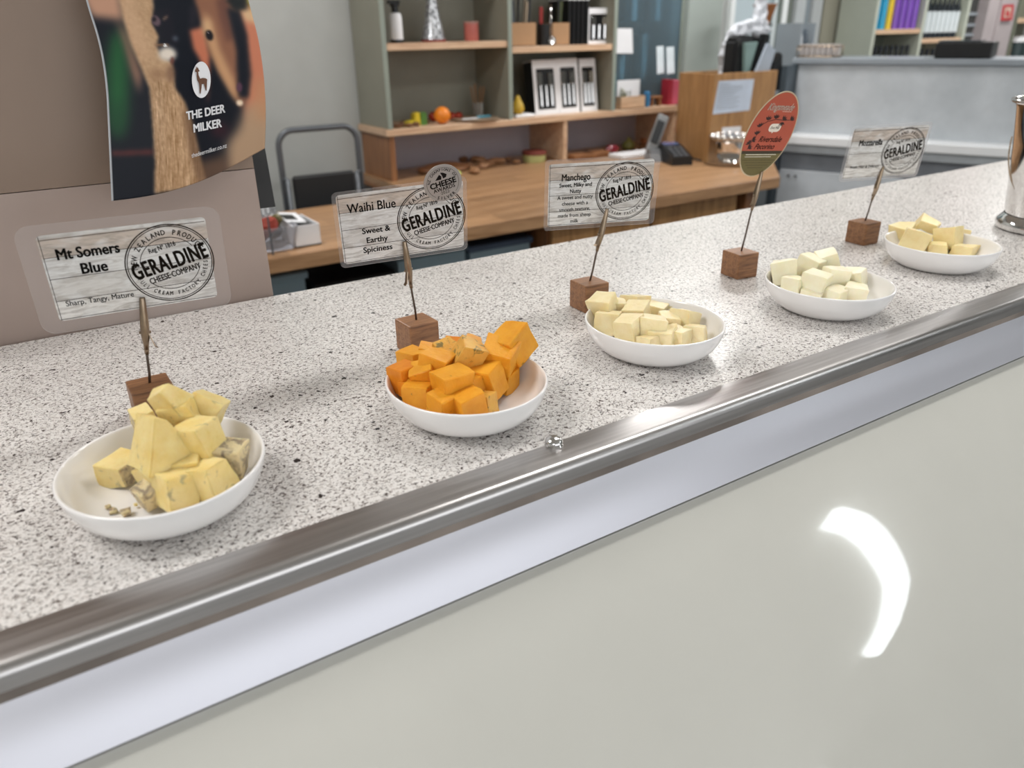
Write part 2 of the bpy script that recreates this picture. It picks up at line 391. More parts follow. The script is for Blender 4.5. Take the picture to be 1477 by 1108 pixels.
# ------------------------------------------------------------------ counter
ZT = 1.17
t = thing('serving_counter', 'long counter with white speckled laminate top and steel nosing under the cheese dishes', 'counter', (1.2, .6, 0))
b = BM(); bxx(b, -1.0, 3.3, .405, .882, ZT-.032, ZT, .0015); obj('worktop', b, M_counter, t, world=True)
def sweep(bm, prof, x0=-1.0, x1=3.3, n=1):
    cols = [[bm.verts.new((x0+(x1-x0)*k/n, y, z)) for y, z in prof] for k in range(n+1)]
    for a, c in zip(cols, cols[1:]):
        for i in range(len(prof)): bm.faces.new((a[i], a[(i+1) % len(prof)], c[(i+1) % len(prof)], c[i]))
    bm.faces.new(cols[0]); bm.faces.new(cols[-1][::-1]); bmesh.ops.recalc_face_normals(bm, faces=bm.faces); return bm
prof = [(.4052, ZT-.03), (.4052, ZT+.0012), (.400, ZT+.0014), (.392, ZT+.0010), (.3838, ZT+.0003)]
for k in range(9):
    a = math.radians(95+k*81/8*1.0); prof.append((.3825+.0068*math.cos(a), ZT-.0066+.0068*math.sin(a)))
prof += [(.3759, ZT-.0145), (.380, ZT-.0145), (.380, ZT-.03)]
b = BM(); sweep(b, prof); obj('steel_nosing', b, M_steel, t, True, True, auto=28)
b = BM(); sweep(b, [(.3795, ZT-.0140), (.3795, ZT-.030), (.3765, ZT-.030), (.3765, ZT-.0148)])
obj('sealant_bead', b, M_seal, t, world=True)
pa, pb = Vector((.3775, ZT-.0195)), Vector((.3560, 1.112)); dd = (pb-pa).normalized(); nn_ = Vector((-dd.y, dd.x))
nn_ = nn_ if nn_.x < 0 else -nn_
pr_ = [tuple(pa+nn_*(-.0025*math.sin(PI*k/12)*0)+dd*((pb-pa).length*k/12)+nn_*(.0007*(1-math.cos(2*PI*k/12))*.5)) for k in range(13)]
pr_ += [tuple(pb+Vector((.004, -.003))), tuple(pb+Vector((.008, 0))), tuple(pa+Vector((.004, 0)))]
b = BM(); sweep(b, pr_); obj('aluminium_strip', b, M_alu, t, True, True, auto=25)
b = BM(); bxx(b, -1.0, 3.3, .40, .875, 0, ZT-.033); obj('cabinet_body', b, plain('cabinet_grey', '#8d8c88', .5), t, world=True)
# curved glossy front
pp = [(.3590, 1.1075)]
for i in range(40):
    a = math.radians(35+20*(i+.5)/40); ds = 1.0*math.radians(20)/40; pp.append((pp[-1][0]-ds*math.cos(a), pp[-1][1]-ds*math.sin(a)))
for i in range(24):
    a = math.radians(55+35*(i+.5)/24); ds = .45*math.radians(35)/24; pp.append((pp[-1][0]-ds*math.cos(a), pp[-1][1]-ds*math.sin(a)))
pp += [(pp[-1][0], .1), (.372, .1), (.372, 1.1065)]
b = BM(); sweep(b, pp); obj('cream_front_panel', b, M_cream, t, True, True, auto=30)
b = BM(); bxx(b, -1.0, 3.3, .05, .39, 0, .099); obj('plinth', b, M_blackm, t, world=True)
sc = atz(799, 643, ZT)
b = BM(); lathe(b, [(0, .0065), (.0035, .0063), (.0062, .0045), (.0068, .0025), (.0062, .0012), (.007, 0.0)], (sc.x, sc.y, ZT+.0012), 20); lathe(b, [(.0, .0067), (.0022, .0067), (.0024, .0062)], (sc.x, sc.y, ZT+.0012), 6)
obj('screw', b, M_chrome, t, True, True, auto=40)

# ------------------------------------------------------------------ taupe partition with poster
YP = .886
PXE = aty(395, 430, YP).x
seam = aty(80, 272, YP).z
t = thing('wall_partition', None, None, (0, YP, ZT)); t['kind'] = 'structure'
b = BM(); bxx(b, -1.0, PXE, YP, YP+.03, 0, seam-.0004); obj('lower_board', b, M_part2, t, world=True)
b = BM(); bxx(b, -1.0, PXE, YP-.0, YP+.03, seam+.0004, 1.95); obj('upper_board', b, M_part, t, world=True)
p = aty(383, 213, YP+.032); q = aty(397, 298, YP+.032)
b = BM(); prism(b, [(.15, q.z), (q.x, q.z-.0), (p.x-.001, p.z), (p.x-.03, p.z+.01), (.15, p.z+.01)], YP+.031, YP+.08, 'y'); obj('black_backing_panel', b, M_black, t, world=True)

# poster art, drawn as soft shapes on the sheet's own grid
N = 300
yy, xx = np.mgrid[0:N, 0:N]*(1108/N)
rng = np.random.default_rng(3)
def blur(a, r):
    if r < 1: return a
    for ax in (0, 1):
        for _ in range(2):
            k = np.ones(2*r+1)/(2*r+1); a = np.apply_along_axis(lambda m: np.convolve(np.pad(m, r, mode='edge'), k, 'valid'), ax, a)
    return a
def inpoly(P):
    c = np.zeros(xx.shape, bool); n = len(P)
    for i in range(n):
        x1, y1 = P[i]; x2, y2 = P[(i+1) % n]
        if y1 == y2: continue
        c ^= ((y1 > yy) != (y2 > yy)) & (xx < (x2-x1)*(yy-y1)/(y2-y1)+x1)
    return c.astype(float)
art = np.zeros((N, N, 3)); art[:] = (18, 22, 32)
def paint(mask, col, r=2, k=1.0):
    global art
    m = (blur(mask, r)*k)[..., None]; art = art*(1-m)+np.array(col)*m
def pe(cx_, cy_, a, b_, rot=0):
    c, s = math.cos(rot), math.sin(rot); u = (xx-cx_)*c+(yy-cy_)*s; v = -(xx-cx_)*s+(yy-cy_)*c
    return ((u/a)**2+(v/b_)**2 < 1).astype(float)
paint(inpoly([(60, -20), (270, -20), (290, 110), (120, 90)]), (196, 150, 124), 6)
paint(pe(258, 440, 62, 290), (34, 92, 52), 9); paint(pe(265, 640, 50, 110), (30, 70, 45), 8, .6)
paint(inpoly([(240, 80), (300, 180), (385, 400), (375, 510), (330, 380), (290, 230)]), (158, 118, 98), 5)
paint(inpoly([(225, 805), (450, 795), (450, 825), (225, 830)]), (110, 50, 46), 3, .8)
paint(inpoly([(640, 160), (720, 140), (750, 300), (738, 560), (728, 400), (690, 310), (660, 260)]), (194, 116, 88), 3)
paint(inpoly([(900, 40), (1108, 0), (1108, 640), (960, 720), (930, 560), (960, 400)]), (198, 124, 96), 5)
paint(inpoly([(900, 20), (1000, 60), (1010, 130), (930, 110)]), (214, 176, 136), 4)
paint(inpoly([(920, -20), (1040, -20), (990, 60)]), (214, 196, 90), 4)
paint(inpoly([(940, 560), (1108, 520), (1108, 900), (830, 930), (840, 760), (900, 680)]), (176, 146, 118), 8)
paint(inpoly([(980, 420), (1108, 420), (1108, 640), (990, 640)]), (190, 140, 104), 9, .8)
paint(inpoly([(640, 880), (830, 820), (860, 960), (700, 1010)]), (112, 84, 66), 7, .8)
paint(inpoly([(660, -20), (870, -20), (900, 80), (935, 240), (955, 420), (950, 520), (915, 575), (865, 500), (800, 390), (745, 270), (715, 160)]), (142, 98, 76), 3)
paint(inpoly([(715, 60), (760, 110), (800, 260), (880, 430), (905, 560), (860, 500), (790, 370), (735, 230)]), (206, 160, 118), 4, .9)
paint(inpoly([(780, -20), (850, 0), (880, 200), (840, 230), (800, 100)]), (100, 66, 58), 4, .8)
paint(inpoly([(840, 40), (905, 60), (945, 180), (962, 400), (952, 520), (905, 520), (895, 420), (890, 260)]), (22, 26, 36), 3)
paint(inpoly([(820, -20), (930, -20), (950, 50), (880, 60)]), (30, 34, 36), 3)
paint(pe(906, 465, 16, 26), (90, 60, 78), 1); paint(pe(908, 548, 18, 16), (236, 214, 186), 1)
paint(pe(730, 150, 22, 50, -.2), (222, 184, 140), 4, .7); paint(pe(746, 188, 19, 30, -.35), (24, 22, 28), 1); paint(pe(741, 176, 4, 5), (130, 120, 125), 0)
neck = [(262, -20), (445, -20), (450, 70), (440, 120), (480, 190), (465, 240), (490, 300), (548, 330), (566, 470), (615, 540), (650, 640), (680, 760), (700, 860), (725, 960), (690, 985), (600, 1010), (452, 1032), (455, 860), (440, 640), (425, 470), (385, 370), (330, 240), (290, 110)]
fur = blur(rng.random((N, N)), 1); fur = (fur-fur.mean())/fur.std()
fv = np.apply_along_axis(lambda m: np.convolve(np.pad(m, 9, mode='edge'), np.ones(19)/19, 'valid'), 0, rng.random((N, N))); fv = (fv-fv.mean())/fv.std()
paint(inpoly(neck), (192, 156, 120), 2)
m = blur(inpoly([(430, 430), (600, 440), (740, 1000), (440, 1040)])*inpoly(neck), 4)[..., None]
art = art+m*(fv[..., None]*15)-m*8
m = blur(inpoly(neck), 2)[..., None]; art = art+m*fur[..., None]*4
paint(inpoly([(600, 560), (650, 640), (725, 960), (690, 985), (640, 800)]), (110, 82, 62), 4, .8)
paint(inpoly([(262, -20), (330, -20), (440, 300), (400, 340), (320, 200)]), (216, 176, 142), 7, .6)
paint(pe(470, 395, 42, 26), (150, 112, 82), 4, .7); paint(pe(540, 390, 24, 46), (120, 88, 70), 3, .7)
paint(inpoly([(450, 60), (540, 40), (560, 150), (580, 240), (500, 245), (480, 190), (445, 120)]), (24, 24, 34), 2)
paint(pe(462, 110, 22, 30, -.5), (104, 84, 92), 1); paint(pe(452, 103, 12, 12), (26, 22, 30), 1); paint(pe(512, 95, 20, 7, -.7), (150, 120, 100), 1, .7)
paint(pe(522, 288, 48, 38), (232, 220, 206), 3); paint(pe(492, 240, 40, 7), (150, 112, 84), 1); paint(pe(548, 322, 10, 22), (110, 60, 50), 1, .8)
paint(pe(565, 205, 16, 14), (110, 120, 132), 2, .6); paint(pe(510, 242, 10, 6), (240, 240, 240), 0)
paint(inpoly([(640, 30), (680, 40), (670, 130), (640, 150)]), (44, 40, 48), 3, .7)
paint(pe(800, 690, 45, 40), (84, 36, 44), 7, .6)
art = np.clip(art, 0, 255)/255
artl = np.where(art <= .04045, art/12.92, ((art+.055)/1.055)**2.4)
LE = [(-.6, 80, -180), (-.3, 104, -90), (0, 123, 0), (.2, 143, 60), (.42, 153, 120), (.7, 157, 205), (1, 161, 290)]
RE = [(-.6, 318, -150), (-.3, 340, -75), (0, 358, 0), (.27, 373, 56), (.52, 381, 110), (.76, 384, 165), (1, 382, 214)]
def interp(T, v):
    a = np.array(T); return np.interp(v, a[:, 0], a[:, 1]), np.interp(v, a[:, 0], a[:, 2])
def smooth_interp(T, v):
    s = [interp(T, v+k*.03) for k in range(-3, 4)] if -.5 < v < .92 else [interp(T, v)]
    return sum(a for a, _ in s)/len(s), sum(c for _, c in s)/len(s)
def poster_px(u, v):
    lx, ly = smooth_interp(LE, v); rx, ry = smooth_interp(RE, v)
    return lx+(rx-lx)*u, ly+(ry-ly)*u+16*math.sin(PI*min(1, u))*max(0, v)
def poster_Y(u, v): return .842-.022*max(0, v)*(1-u)+.085*max(0, u-.35)**1.5*1.2+.0*v
def poster_pt(u, v, lift=0):
    x, y = poster_px(u, v); return aty(x, y, poster_Y(u, v)-lift)
t = thing('poster', 'glossy poster of two deer with THE DEER MILKER lettering, curling off the taupe board', 'poster', poster_pt(0, 1))
NU, NV = 130, 190
me = bpy.data.meshes.new('printed_sheet'); V = []; Fc = []; colr = []
for j in range(NV+1):
    v = -.6+1.6*j/NV
    for i in range(NU+1):
        u = i/NU; V.append(poster_pt(u, v)-t.location); x, y = poster_px(u, v)
        zx, zy = (x-100)*1108/300, y*1108/300
        ix = min(max(zx/1108*N, 0), N-1); iy = min(max(zy/1108*N, 0), N-1)
        x0_, y0_ = int(ix), int(iy); x1_, y1_ = min(x0_+1, N-1), min(y0_+1, N-1); fx, fy = ix-x0_, iy-y0_
        c = (artl[y0_, x0_]*(1-fx)+artl[y0_, x1_]*fx)*(1-fy)+(artl[y1_, x0_]*(1-fx)+artl[y1_, x1_]*fx)*fy
        if u < .012 : c = np.array((.45, .47, .5))
        colr += [*c, 1]
for j in range(NV):
    for i in range(NU):
        a = j*(NU+1)+i; Fc.append((a, a+1, a+NU+2, a+NU+1))
me.from_pydata(V, [], Fc); at = me.color_attributes.new('print', 'FLOAT_COLOR', 'POINT'); at.data.foreach_set('color', colr)
tp = NT('poster_print'); an = tp.n('ShaderNodeAttribute', attribute_name='print'); tp.l(an.outputs[0], tp.b.inputs['Base Color']); tp.set(Roughness=.42); tp.b.inputs['Specular IOR Level'].default_value = .18
me.materials.append(tp.m)
o = bpy.data.objects.new('printed_sheet', me); COL.objects.link(o); o.parent = t; sm(me)
md = o.modifiers.new('thick', 'SOLIDIFY'); md.thickness = .0006; md.offset = 1
# poster lettering is placed in the sheet's own plane (its px grid)
def uv_of(x, y):
    u, v = .5, .5
    for _ in range(25):
        a, c = poster_px(u, v); e = 1e-3; a1, c1 = poster_px(u+e, v); a2, c2 = poster_px(u, v+e)
        J = np.array([[(a1-a)/e, (a2-a)/e], [(c1-c)/e, (c2-c)/e]]); d = np.linalg.solve(J, np.array([x-a, y-c]))
        u += d[0]; v += d[1]
    return u, v
def pfn(ox, oy, ex, ey, lift=.0012):
    """text x,y (y up) to the sheet: origin and unit axes in the art's own pixels"""
    def g(x, y):
        X = ox+ex[0]*x+ey[0]*y; Y = oy+ex[1]*x+ey[1]*y; u, v = uv_of(100+X*300/1108, Y*300/1108); return poster_pt(u, v, lift)
    return g
b = BM()
putb(b, text2d('THE DEER', 62, .006, .74), pfn(726, 600, (1, -.20), (-.07, -1.0)), 2.0)
putb(b, text2d('MILKER', 62, .006, .74), pfn(735, 672, (1, -.20), (-.07, -1.0)), 2.0)
put(b, text2d('thedeermilker.co.nz', 34, .006, .68), pfn(745, 803, (1, -.30), (-.07, -1.0)))
obj('lettering', b, M_white, t, world=True)
b = BM(); g = pfn(703, 425, (1, 0), (0, -1), .0011)
ce = b.verts.new(g(0, 0)); rg = [b.verts.new(g(50*math.cos(k*PI/24)+0, 97*math.sin(k*PI/24))) for k in range(48)]
for k in range(48): b.faces.new((ce, rg[k], rg[(k+1) % 48]))
o = obj('logo_disc', b, M_white, t, world=True)
g = pfn(703, 425, (1, 0), (0, -1), .002)
b = BM()
deer = [(-30, 74), (-22, 62), (-20, 70), (-14, 56), (-8, 46), (-16, 42), (-14, 24), (-6, 6), (8, 10), (24, 8), (32, 2), (31, -12), (26, -20), (30, -38), (28, -58), (24, -58), (24, -38), (14, -22), (2, -24), (-2, -38), (-3, -74), (-8, -74), (-9, -40), (-12, -20), (-20, -4), (-24, 22), (-24, 40), (-34, 44), (-32, 54), (-27, 60)]
b.faces.new([b.verts.new(g(x, y)) for x, y in deer]); bmesh.ops.triangulate(b, faces=b.faces)
obj('deer_silhouette', b, plain('logo_brown', '#6a4630', .5), t, world=True)

# ------------------------------------------------------------------ dishes
dish_spots = [(.0404, .4863, 'front left dish holding pale blue-veined chunks'), (.2672, .4874, 'dish holding the orange cheese cubes'),
              (.4788, .5017, 'middle dish holding pale cubes, before the third sign'), (.7129, .4839, 'dish of white cubes beside the red oval sign block'), (.9651, .5066, 'farthest dish, nearest the metal bucket')]
prof = [(0, .0), (.0425, 0), (.0440, .0015), (.0505, .0050), (.0570, .0115), (.0612, .0195), (.0634, .0288), (.0634, .0300), (.0622, .0308), (.0609, .0300), (.0585, .0205), (.0535, .0125), (.046, .0075), (.034, .0058), (0, .0055)]
def dish(i):
    x, y, lb = dish_spots[i]
    b = BM(); lathe(b, prof, (0, 0, 0), 64, 1, 1.07)
    o = obj('dish', b, M_porc, None, True); md = o.modifiers.new('s', 'SUBSURF'); md.levels = 1; md.render_levels = 1
    o.location = (x, y, ZT+.0003); o.rotation_euler[2] = 0; tag(o, 'white porcelain oval '+lb if not lb.startswith('front') else 'white porcelain '+lb, 'dish', 'tasting dishes on the counter'); return o
for i in range(5): dish(i)

# ------------------------------------------------------------------ cheese
def chunk(seed, size, jit=.14, wedge=0, flat=1.0):
    rn = random.Random(seed); b = BM(); bmesh.ops.create_cube(b, size=1)
    for v in b.verts:
        v.co = Vector((v.co.x*rn.uniform(1-jit, 1+jit), v.co.y*rn.uniform(1-jit, 1+jit), v.co.z*rn.uniform(1-jit, 1+jit)*flat))
        if wedge and v.co.z > 0: v.co.x *= (1-wedge); v.co.y *= (1-wedge*.4)
    bmesh.ops.bevel(b, geom=list(b.edges), offset=.022, segments=2, affect='EDGES')
    bmesh.ops.triangulate(b, faces=b.faces)
    bmesh.ops.subdivide_edges(b, edges=[e for e in b.edges if e.calc_length() > .3], cuts=2, use_grid_fill=True)
    from mathutils import noise as nz
    b.normal_update()
    for v in b.verts:
        d = nz.noise(v.co*3.1+Vector((seed*3.7, 0, 0)))*.045+nz.noise(v.co*9+Vector((0, seed*1.3, 0)))*.02; v.co += v.normal*d
    bmesh.ops.scale(b, vec=(size, size, size), verts=b.verts); return b
def cheese(name, cat, grp, mat, lst, labels, mats=None, jit=.14):
    for k, it in enumerate(lst):
        px, py, h, sz, rz, tilt = it[:6]; wd = it[6] if len(it) > 6 else 0; fl = it[7] if len(it) > 7 else 1.0
        sd = hash_(name)+k*17
        b = chunk(sd, sz/1000, jit, wd, fl)
        mm = mats.get(k, mat) if mats else mat
        rn = random.Random(sd+5)
        o = obj(name, b, [mm, M_c1r] if name == 'blue_cheese_chunk' else mm, None, True, auto=38)
        if name == 'blue_cheese_chunk' and k in (6, 9, 0, 2):
            for f in o.data.polygons:
                if f.normal.y < -.75 and k == 6 or f.normal.x > .8 and k in (9, 2) or f.normal.x < -.8 and k == 0: f.material_index = 1
        o.location = atz(px, py, ZT+h/1000); o.rotation_euler = (math.radians(tilt*1.5*rn.uniform(-1, 1)), math.radians(tilt*1.5*rn.uniform(-1, 1)), math.radians(rz+rn.uniform(-9, 9)))
        tag(o, labels[k], cat, grp)
def hash_(s): return sum(ord(c)*(i+3) for i, c in enumerate(s)) % 977
M_c1 = cheese_mat('pale_blue_cheese', '#e6ca7c', '#f2dfa2', '#a8a07c', (.63, .72), .8, vscale=85)
M_c1r = cheese_mat('rind_blue_cheese', '#d6c396', '#e6d7ae', '#8b7b6c', (.47, .60), .9, vscale=120)
M_c2 = cheese_mat('orange_cheese', '#e29620', '#f1ad34', '#7b6a34', (.67, .72), .5, vscale=110)
M_c2v = cheese_mat('orange_cheese_veined', '#dc9a34', '#e8b85a', '#6b6338', (.57, .66), .9, vscale=130)
M_c2d = cheese_mat('deep_orange_cheese', '#d97c14', '#e8941f', '#7b5a24', (.72, .78), .3, vscale=110)
M_c3 = cheese_mat('cream_cheese_cubes', '#ecd9a4', '#f7eac4', None, crumb=.45)
M_c4 = cheese_mat('white_cheese_cubes', '#f0e8c6', '#f8f2da', None, crumb=.15)
M_c5 = cheese_mat('butter_yellow_cheese', '#ecd598', '#f5e6b4', None, crumb=.4)
L1 = ['pale blue-cheese chunk peeping out at back left of the heap, beside the block', 'pale blue-cheese wedge topping the heap in front dish', 'pale blue-cheese chunk at back right of heap near dish rim',
      'largest pale blue-cheese wedge, triangular, leaning in the middle of heap', 'squarish pale blue-cheese chunk right of the big triangular wedge', 'blue-cheese chunk with grey wrinkled rind at far right of front dish',
      'blue-cheese chunk with dark rind patch lying alone left of heap', 'pale blue-cheese chunk at very front of the heap', 'pale blue-cheese chunk just behind the frontmost chunk',
      'pale blue-cheese chunk at front right against dish wall', 'small mould-edged piece at front left under the frontmost chunk', 'small shaded blue-cheese piece in the gap at heap centre', 'pale blue-cheese wedge directly below the topmost wedge']
cheese('blue_cheese_chunk', 'cheese', 'pale blue-cheese chunks in the front left dish', M_c1, [
    (206, 604, 36, 15, 10, 10), (242, 577, 62, 20, 40, 22, .45), (298, 592, 46, 21, 55, 20, .1), (228, 634, 46, 33, 20, 8, .74, .95), (291, 632, 42, 22, 35, 14),
    (328, 662, 26, 22, 50, 16), (176, 676, 17, 22, 35, 6, 0, .75), (258, 704, 22, 21, 20, 12), (231, 686, 24, 20, 15, 10), (303, 691, 24, 22, 40, 12),
    (213, 715, 17, 14, 10, 12), (272, 672, 28, 19, 60, 8), (262, 600, 50, 21, 70, 18, .3)], L1, {5: M_c1r, 10: M_c1r}, .22)
L2 = ['deep orange cube at far left, hanging over the rim', 'orange cube behind the leftmost cube', 'orange cube at back between wooden block and heap', 'orange cube with crumbly right side in upper heap', 'orange cube wedged left of heap centre',
      'pale crumbly orange piece at back centre', 'dark orange corner poking up at the very back', 'veined tall orange chunk left of the big top-right cube', 'orange tip behind the veined tall chunk', 'largest orange cube, perched top right of heap',
      'orange cube under the perched top-right cube', 'small orange cube at right foot of heap on bare porcelain', 'tall orange cube with dark vein, right of centre', 'flat-topped orange cube with green spot at heap centre', 'narrow orange cube just right of the spotted centre cube',
      'orange cube low at front left near the rim', 'orange cube at front, left of the frontmost right one', 'orange cube at front centre touching the rim', 'pale veined slice standing right of the front centre cube', 'dark orange piece beneath the leftmost cube', 'reddish orange piece in the middle gap', 'small orange scrap left of the spotted cube', 'orange side piece between veined chunk and perched cube']
cheese('orange_cheese_cube', 'cheese', 'orange cheese cubes in the second dish', M_c2, [
    (584, 545, 28, 20, 5, 6), (597, 522, 29, 20, 20, 12), (617, 512, 30, 18, 60, 14), (630, 529, 36, 23, 35, 14), (613, 541, 32, 19, 55, 14),
    (644, 508, 36, 17, 10, 15), (654, 500, 34, 16, 45, 20, .4), (674, 514, 42, 23, 70, 20, .15, 1.15), (680, 497, 38, 16, 45, 18, .3), (738, 496, 44, 26, 30, 16),
    (720, 517, 36, 27, 30, 18), (729, 547, 17, 18, 8, 4), (705, 548, 25, 23, 32, 14, 0, 1.1), (652, 556, 31, 25, 5, 4), (680, 558, 24, 17, 15, 8),
    (604, 571, 22, 20, 42, 12), (640, 584, 21, 21, 12, 8), (677, 585, 21, 21, 8, 8), (700, 583, 18, 15, 20, 6, 0, 1.2), (589, 560, 24, 12, 30, 8), (662, 536, 27, 17, 20, 10), (622, 562, 24, 13, 40, 10), (692, 522, 30, 17, 50, 12)],
    L2, {0: M_c2d, 5: M_c2v, 6: M_c2d, 7: M_c2v, 18: M_c2v, 19: M_c2d, 20: M_c2d, 22: M_c2d}, .15)
L3 = ['cream cube leaning highest at the left rim of middle dish', 'cream cube low at left under the leaning one', 'cream cube at back centre of middle dish', 'cream cube in the middle row left, tilted', 'cream cube at front left centre with ridged top', 'largest cream cube at front centre',
      'flat cream piece at back right of centre', 'cream sliver at the back right end', 'cream cube at right middle, upright', 'cream cube between front centre and right cube', 'cream cube at front, right of centre, on the rim', 'cream cube at front right beside the rim', 'pale cream cube at the right end of the heap', 'thin cream piece at very front edge', 'cream cube behind the left leaning one']
cheese('cream_cheese_cube', 'cheese', 'cream cheese cubes in the middle dish', M_c3, [
    (871, 443, 31, 23, 25, 18), (878, 466, 22, 22, 40, 10), (916, 441, 24, 22, 10, 8), (919, 455, 24, 22, 30, 12), (908, 474, 25, 23, 15, 8), (940, 476, 23, 24, 40, 10),
    (943, 449, 20, 23, 20, 8, 0, .7), (966, 448, 17, 20, 30, 6, 0, .7), (985, 464, 21, 23, 20, 12), (964, 468, 21, 19, 60, 8), (957, 488, 18, 20, 30, 10), (976, 487, 18, 20, 5, 8), (1003, 484, 17, 20, 35, 8), (935, 493, 17, 18, 10, 8, 0, .6), (888, 447, 25, 20, 55, 12)], L3, None, .19)
L4 = ['white cube leaning on the left rim of fourth dish', 'broad white cube at back of fourth dish', 'white cube perched highest at back of fourth dish', 'small white cube at front left', 'white cube at front centre of heap', 'white cube right of centre, turned edgewise', 'white cube at right end of heap, upright', 'low white piece at the very front left', 'low white piece at front centre by rim', 'low rounded white piece at front right']
cheese('white_cheese_cube', 'cheese', 'white cheese cubes in the fourth dish', M_c4, [
    (1131, 392, 31, 25, 35, 18), (1168, 386, 30, 27, 15, 8), (1194, 377, 36, 21, 50, 20), (1145, 413, 21, 20, 10, 6), (1176, 408, 27, 24, 15, 8), (1203, 402, 27, 23, 60, 8), (1231, 405, 23, 24, 15, 8), (1172, 424, 16, 20, 30, 5, 0, .6), (1205, 426, 16, 21, 5, 5, 0, .8), (1234, 424, 16, 24, 30, 5, 0, .8)], L4, None, .15)
L5 = ['yellow chunk on top of the heap in farthest dish', 'yellow chunk at left rim of farthest dish', 'broad yellow chunk at front left of farthest dish', 'yellow cube at right of heap centre in farthest dish', 'yellow piece low at front centre of farthest dish', 'flat yellow slab at right end of farthest dish', 'thin yellow piece behind the right cube of farthest dish']
cheese('yellow_cheese_chunk', 'cheese', 'yellow cheese chunks in the farthest dish', M_c5, [
    (1336, 327, 32, 27, 25, 12, .1, .75), (1300, 337, 25, 25, 15, 10), (1321, 348, 26, 29, 30, 12, 0, .85), (1366, 344, 26, 27, 12, 10), (1350, 360, 17, 22, 30, 5, 0, .7), (1390, 363, 15, 27, 12, 6, 0, .55), (1384, 340, 22, 20, 50, 8)], L5, None, .22)
# dark rind plate on the lone chunk, crumbs in the dish
for i, (px, py, sz) in enumerate(((138, 663, 5), (156, 731, 3.2), (163, 737, 4.5), (182, 739, 5), (196, 728, 2.5))):
    b = chunk(400+i, sz/1000, .3, 0, .5); o = obj('cheese_crumb', b, M_c1r if i != 4 else M_c1, None, True); o.location = atz(px, py, ZT+.0085 if i else ZT+.016)
    tag(o, ['greyish crumb on the left inner slope of the front dish', 'tiny grey crumb, leftmost of those at the front of front left dish', 'grey crumb next to the leftmost tiny one in front left dish', 'largest grey crumb at the front of front left dish', 'speck of cheese beside the front crumbs in front left dish'][i], 'crumb', 'crumbs in the front left dish')

# ------------------------------------------------------------------ wooden blocks, wire clips
def clip_holder(x, y, rz, tip, label, flip=1, lever=True, side=1):
    t = thing('clip_holder', label, 'sign holder', (x, y, ZT), rz, 'wooden block sign clips on the counter')
    b = BM(); box(b, (0, 0, .01525), (.0310, .0310, .0305), .0013, seg=2); obj('wooden_block', b, M_block, t)
    inv = t.matrix_basis.inverted(); T = inv @ Vector(tip); A = Vector((0, 0, .028))
    d = T-A; L = d.length; CL = .040; dn = d.normalized(); J = T-dn*CL
    b = BM(); tube(b, [A, A+(J-A)*.33+Vector((.0005, 0, 0)), A+(J-A)*.7, J+dn*.004], .00105, 8); obj('wire', b, M_wire, t, True)
    # clip frame: along dn, width across u, depth w
    wv = (t.matrix_basis.to_3x3().inverted() @ Vector((0, -1, 0))); wv = (wv-dn*wv.dot(dn)).normalized(); u = dn.cross(wv)
    def jaw(b, prof_, off, sgn):
        rows = []
        for s, hw, dp in prof_:
            c = J+dn*s; rows.append([b.verts.new(c+u*(hw*math.cos(q))+wv*(sgn*(off+dp*math.sin(q)))) for q in [PI*k/6 for k in range(7)]])
        for r0, r1 in zip(rows, rows[1:]):
            for k in range(6): b.faces.new((r0[k], r0[k+1], r1[k+1], r1[k]))
        return b
    b = BM(); jaw(b, [(-.002, .0010, .001), (.005, .0020, .0022), (.010, .0028, .0028), (.018, .0028, .0026), (.030, .0022, .0018), (CL-.001, .0017, .0012), (CL, .0012, .0008)], .0003, 1)
    o = obj('front_jaw', b, M_clip, t, True); o.modifiers.new('s', 'SOLIDIFY').thickness = .0005
    b = BM(); jaw(b, [(.007, .0026, .0018), (.014, .0032, .0024), (.024, .0026, .002), (CL-.001, .0010, .0007)], .0006, -1)
    o = obj('rear_jaw', b, M_clip, t, True); o.modifiers.new('s', 'SOLIDIFY').thickness = .0005
    b = BM(); c = J+dn*.012; tube(b, [c-u*.0042, c+u*.0042], .0011, 8); obj('hinge_pin', b, M_clip, t, True)
    b = BM(); e = J+dn*.012-u*side*.001
    q = [e+dn*.003, e-dn*.010-u*side*.0045+wv*.003, e-dn*.012-u*side*.0065+wv*.003]
    prev = None
    for k, pnt in enumerate(q):
        hw = (.0016, .0022, .0018)[k]; r_ = [b.verts.new(pnt+wv*hw+u*.0004), b.verts.new(pnt-wv*hw+u*.0004), b.verts.new(pnt-wv*hw-u*.0004), b.verts.new(pnt+wv*hw-u*.0004)]
        if prev:
            for m_ in range(4): b.faces.new((prev[m_], prev[(m_+1) % 4], r_[(m_+1) % 4], r_[m_]))
        else: b.faces.new(r_[::-1])
        prev = r_
    b.faces.new(prev); obj('thumb_lever', b, M_clip, t)
    b = BM(); tube(b, [J-dn*.006, J-dn*.001, J+dn*.004], [.0016, .0019, .0013], 8); obj('crimp_collar', b, M_clip, t, True)
    return t
R_ = math.radians
clip_holder(.0552, .6227, R_(.4), (.0640, .6225, 1.270), 'wooden block clip behind the front left dish, holding the leftmost card', side=-1)
clip_holder(.2952, .6321, R_(2.5), (.2870, .6285, 1.2785), 'wooden block clip behind the orange cheese', side=1)
clip_holder(.5056, .6338, R_(-2.9), (.5235, .6300, 1.2775), 'wooden block clip beside the middle dish', side=1)
clip_holder(.7314, .6229, R_(-6.7), (.7480, .6195, 1.2945), 'wooden block clip holding the red oval sign', side=1)
clip_holder(.9909, .6321, R_(-3.3), (1.006, .6290, 1.2735), 'wooden block clip farthest right, beside the farthest dish', side=1)

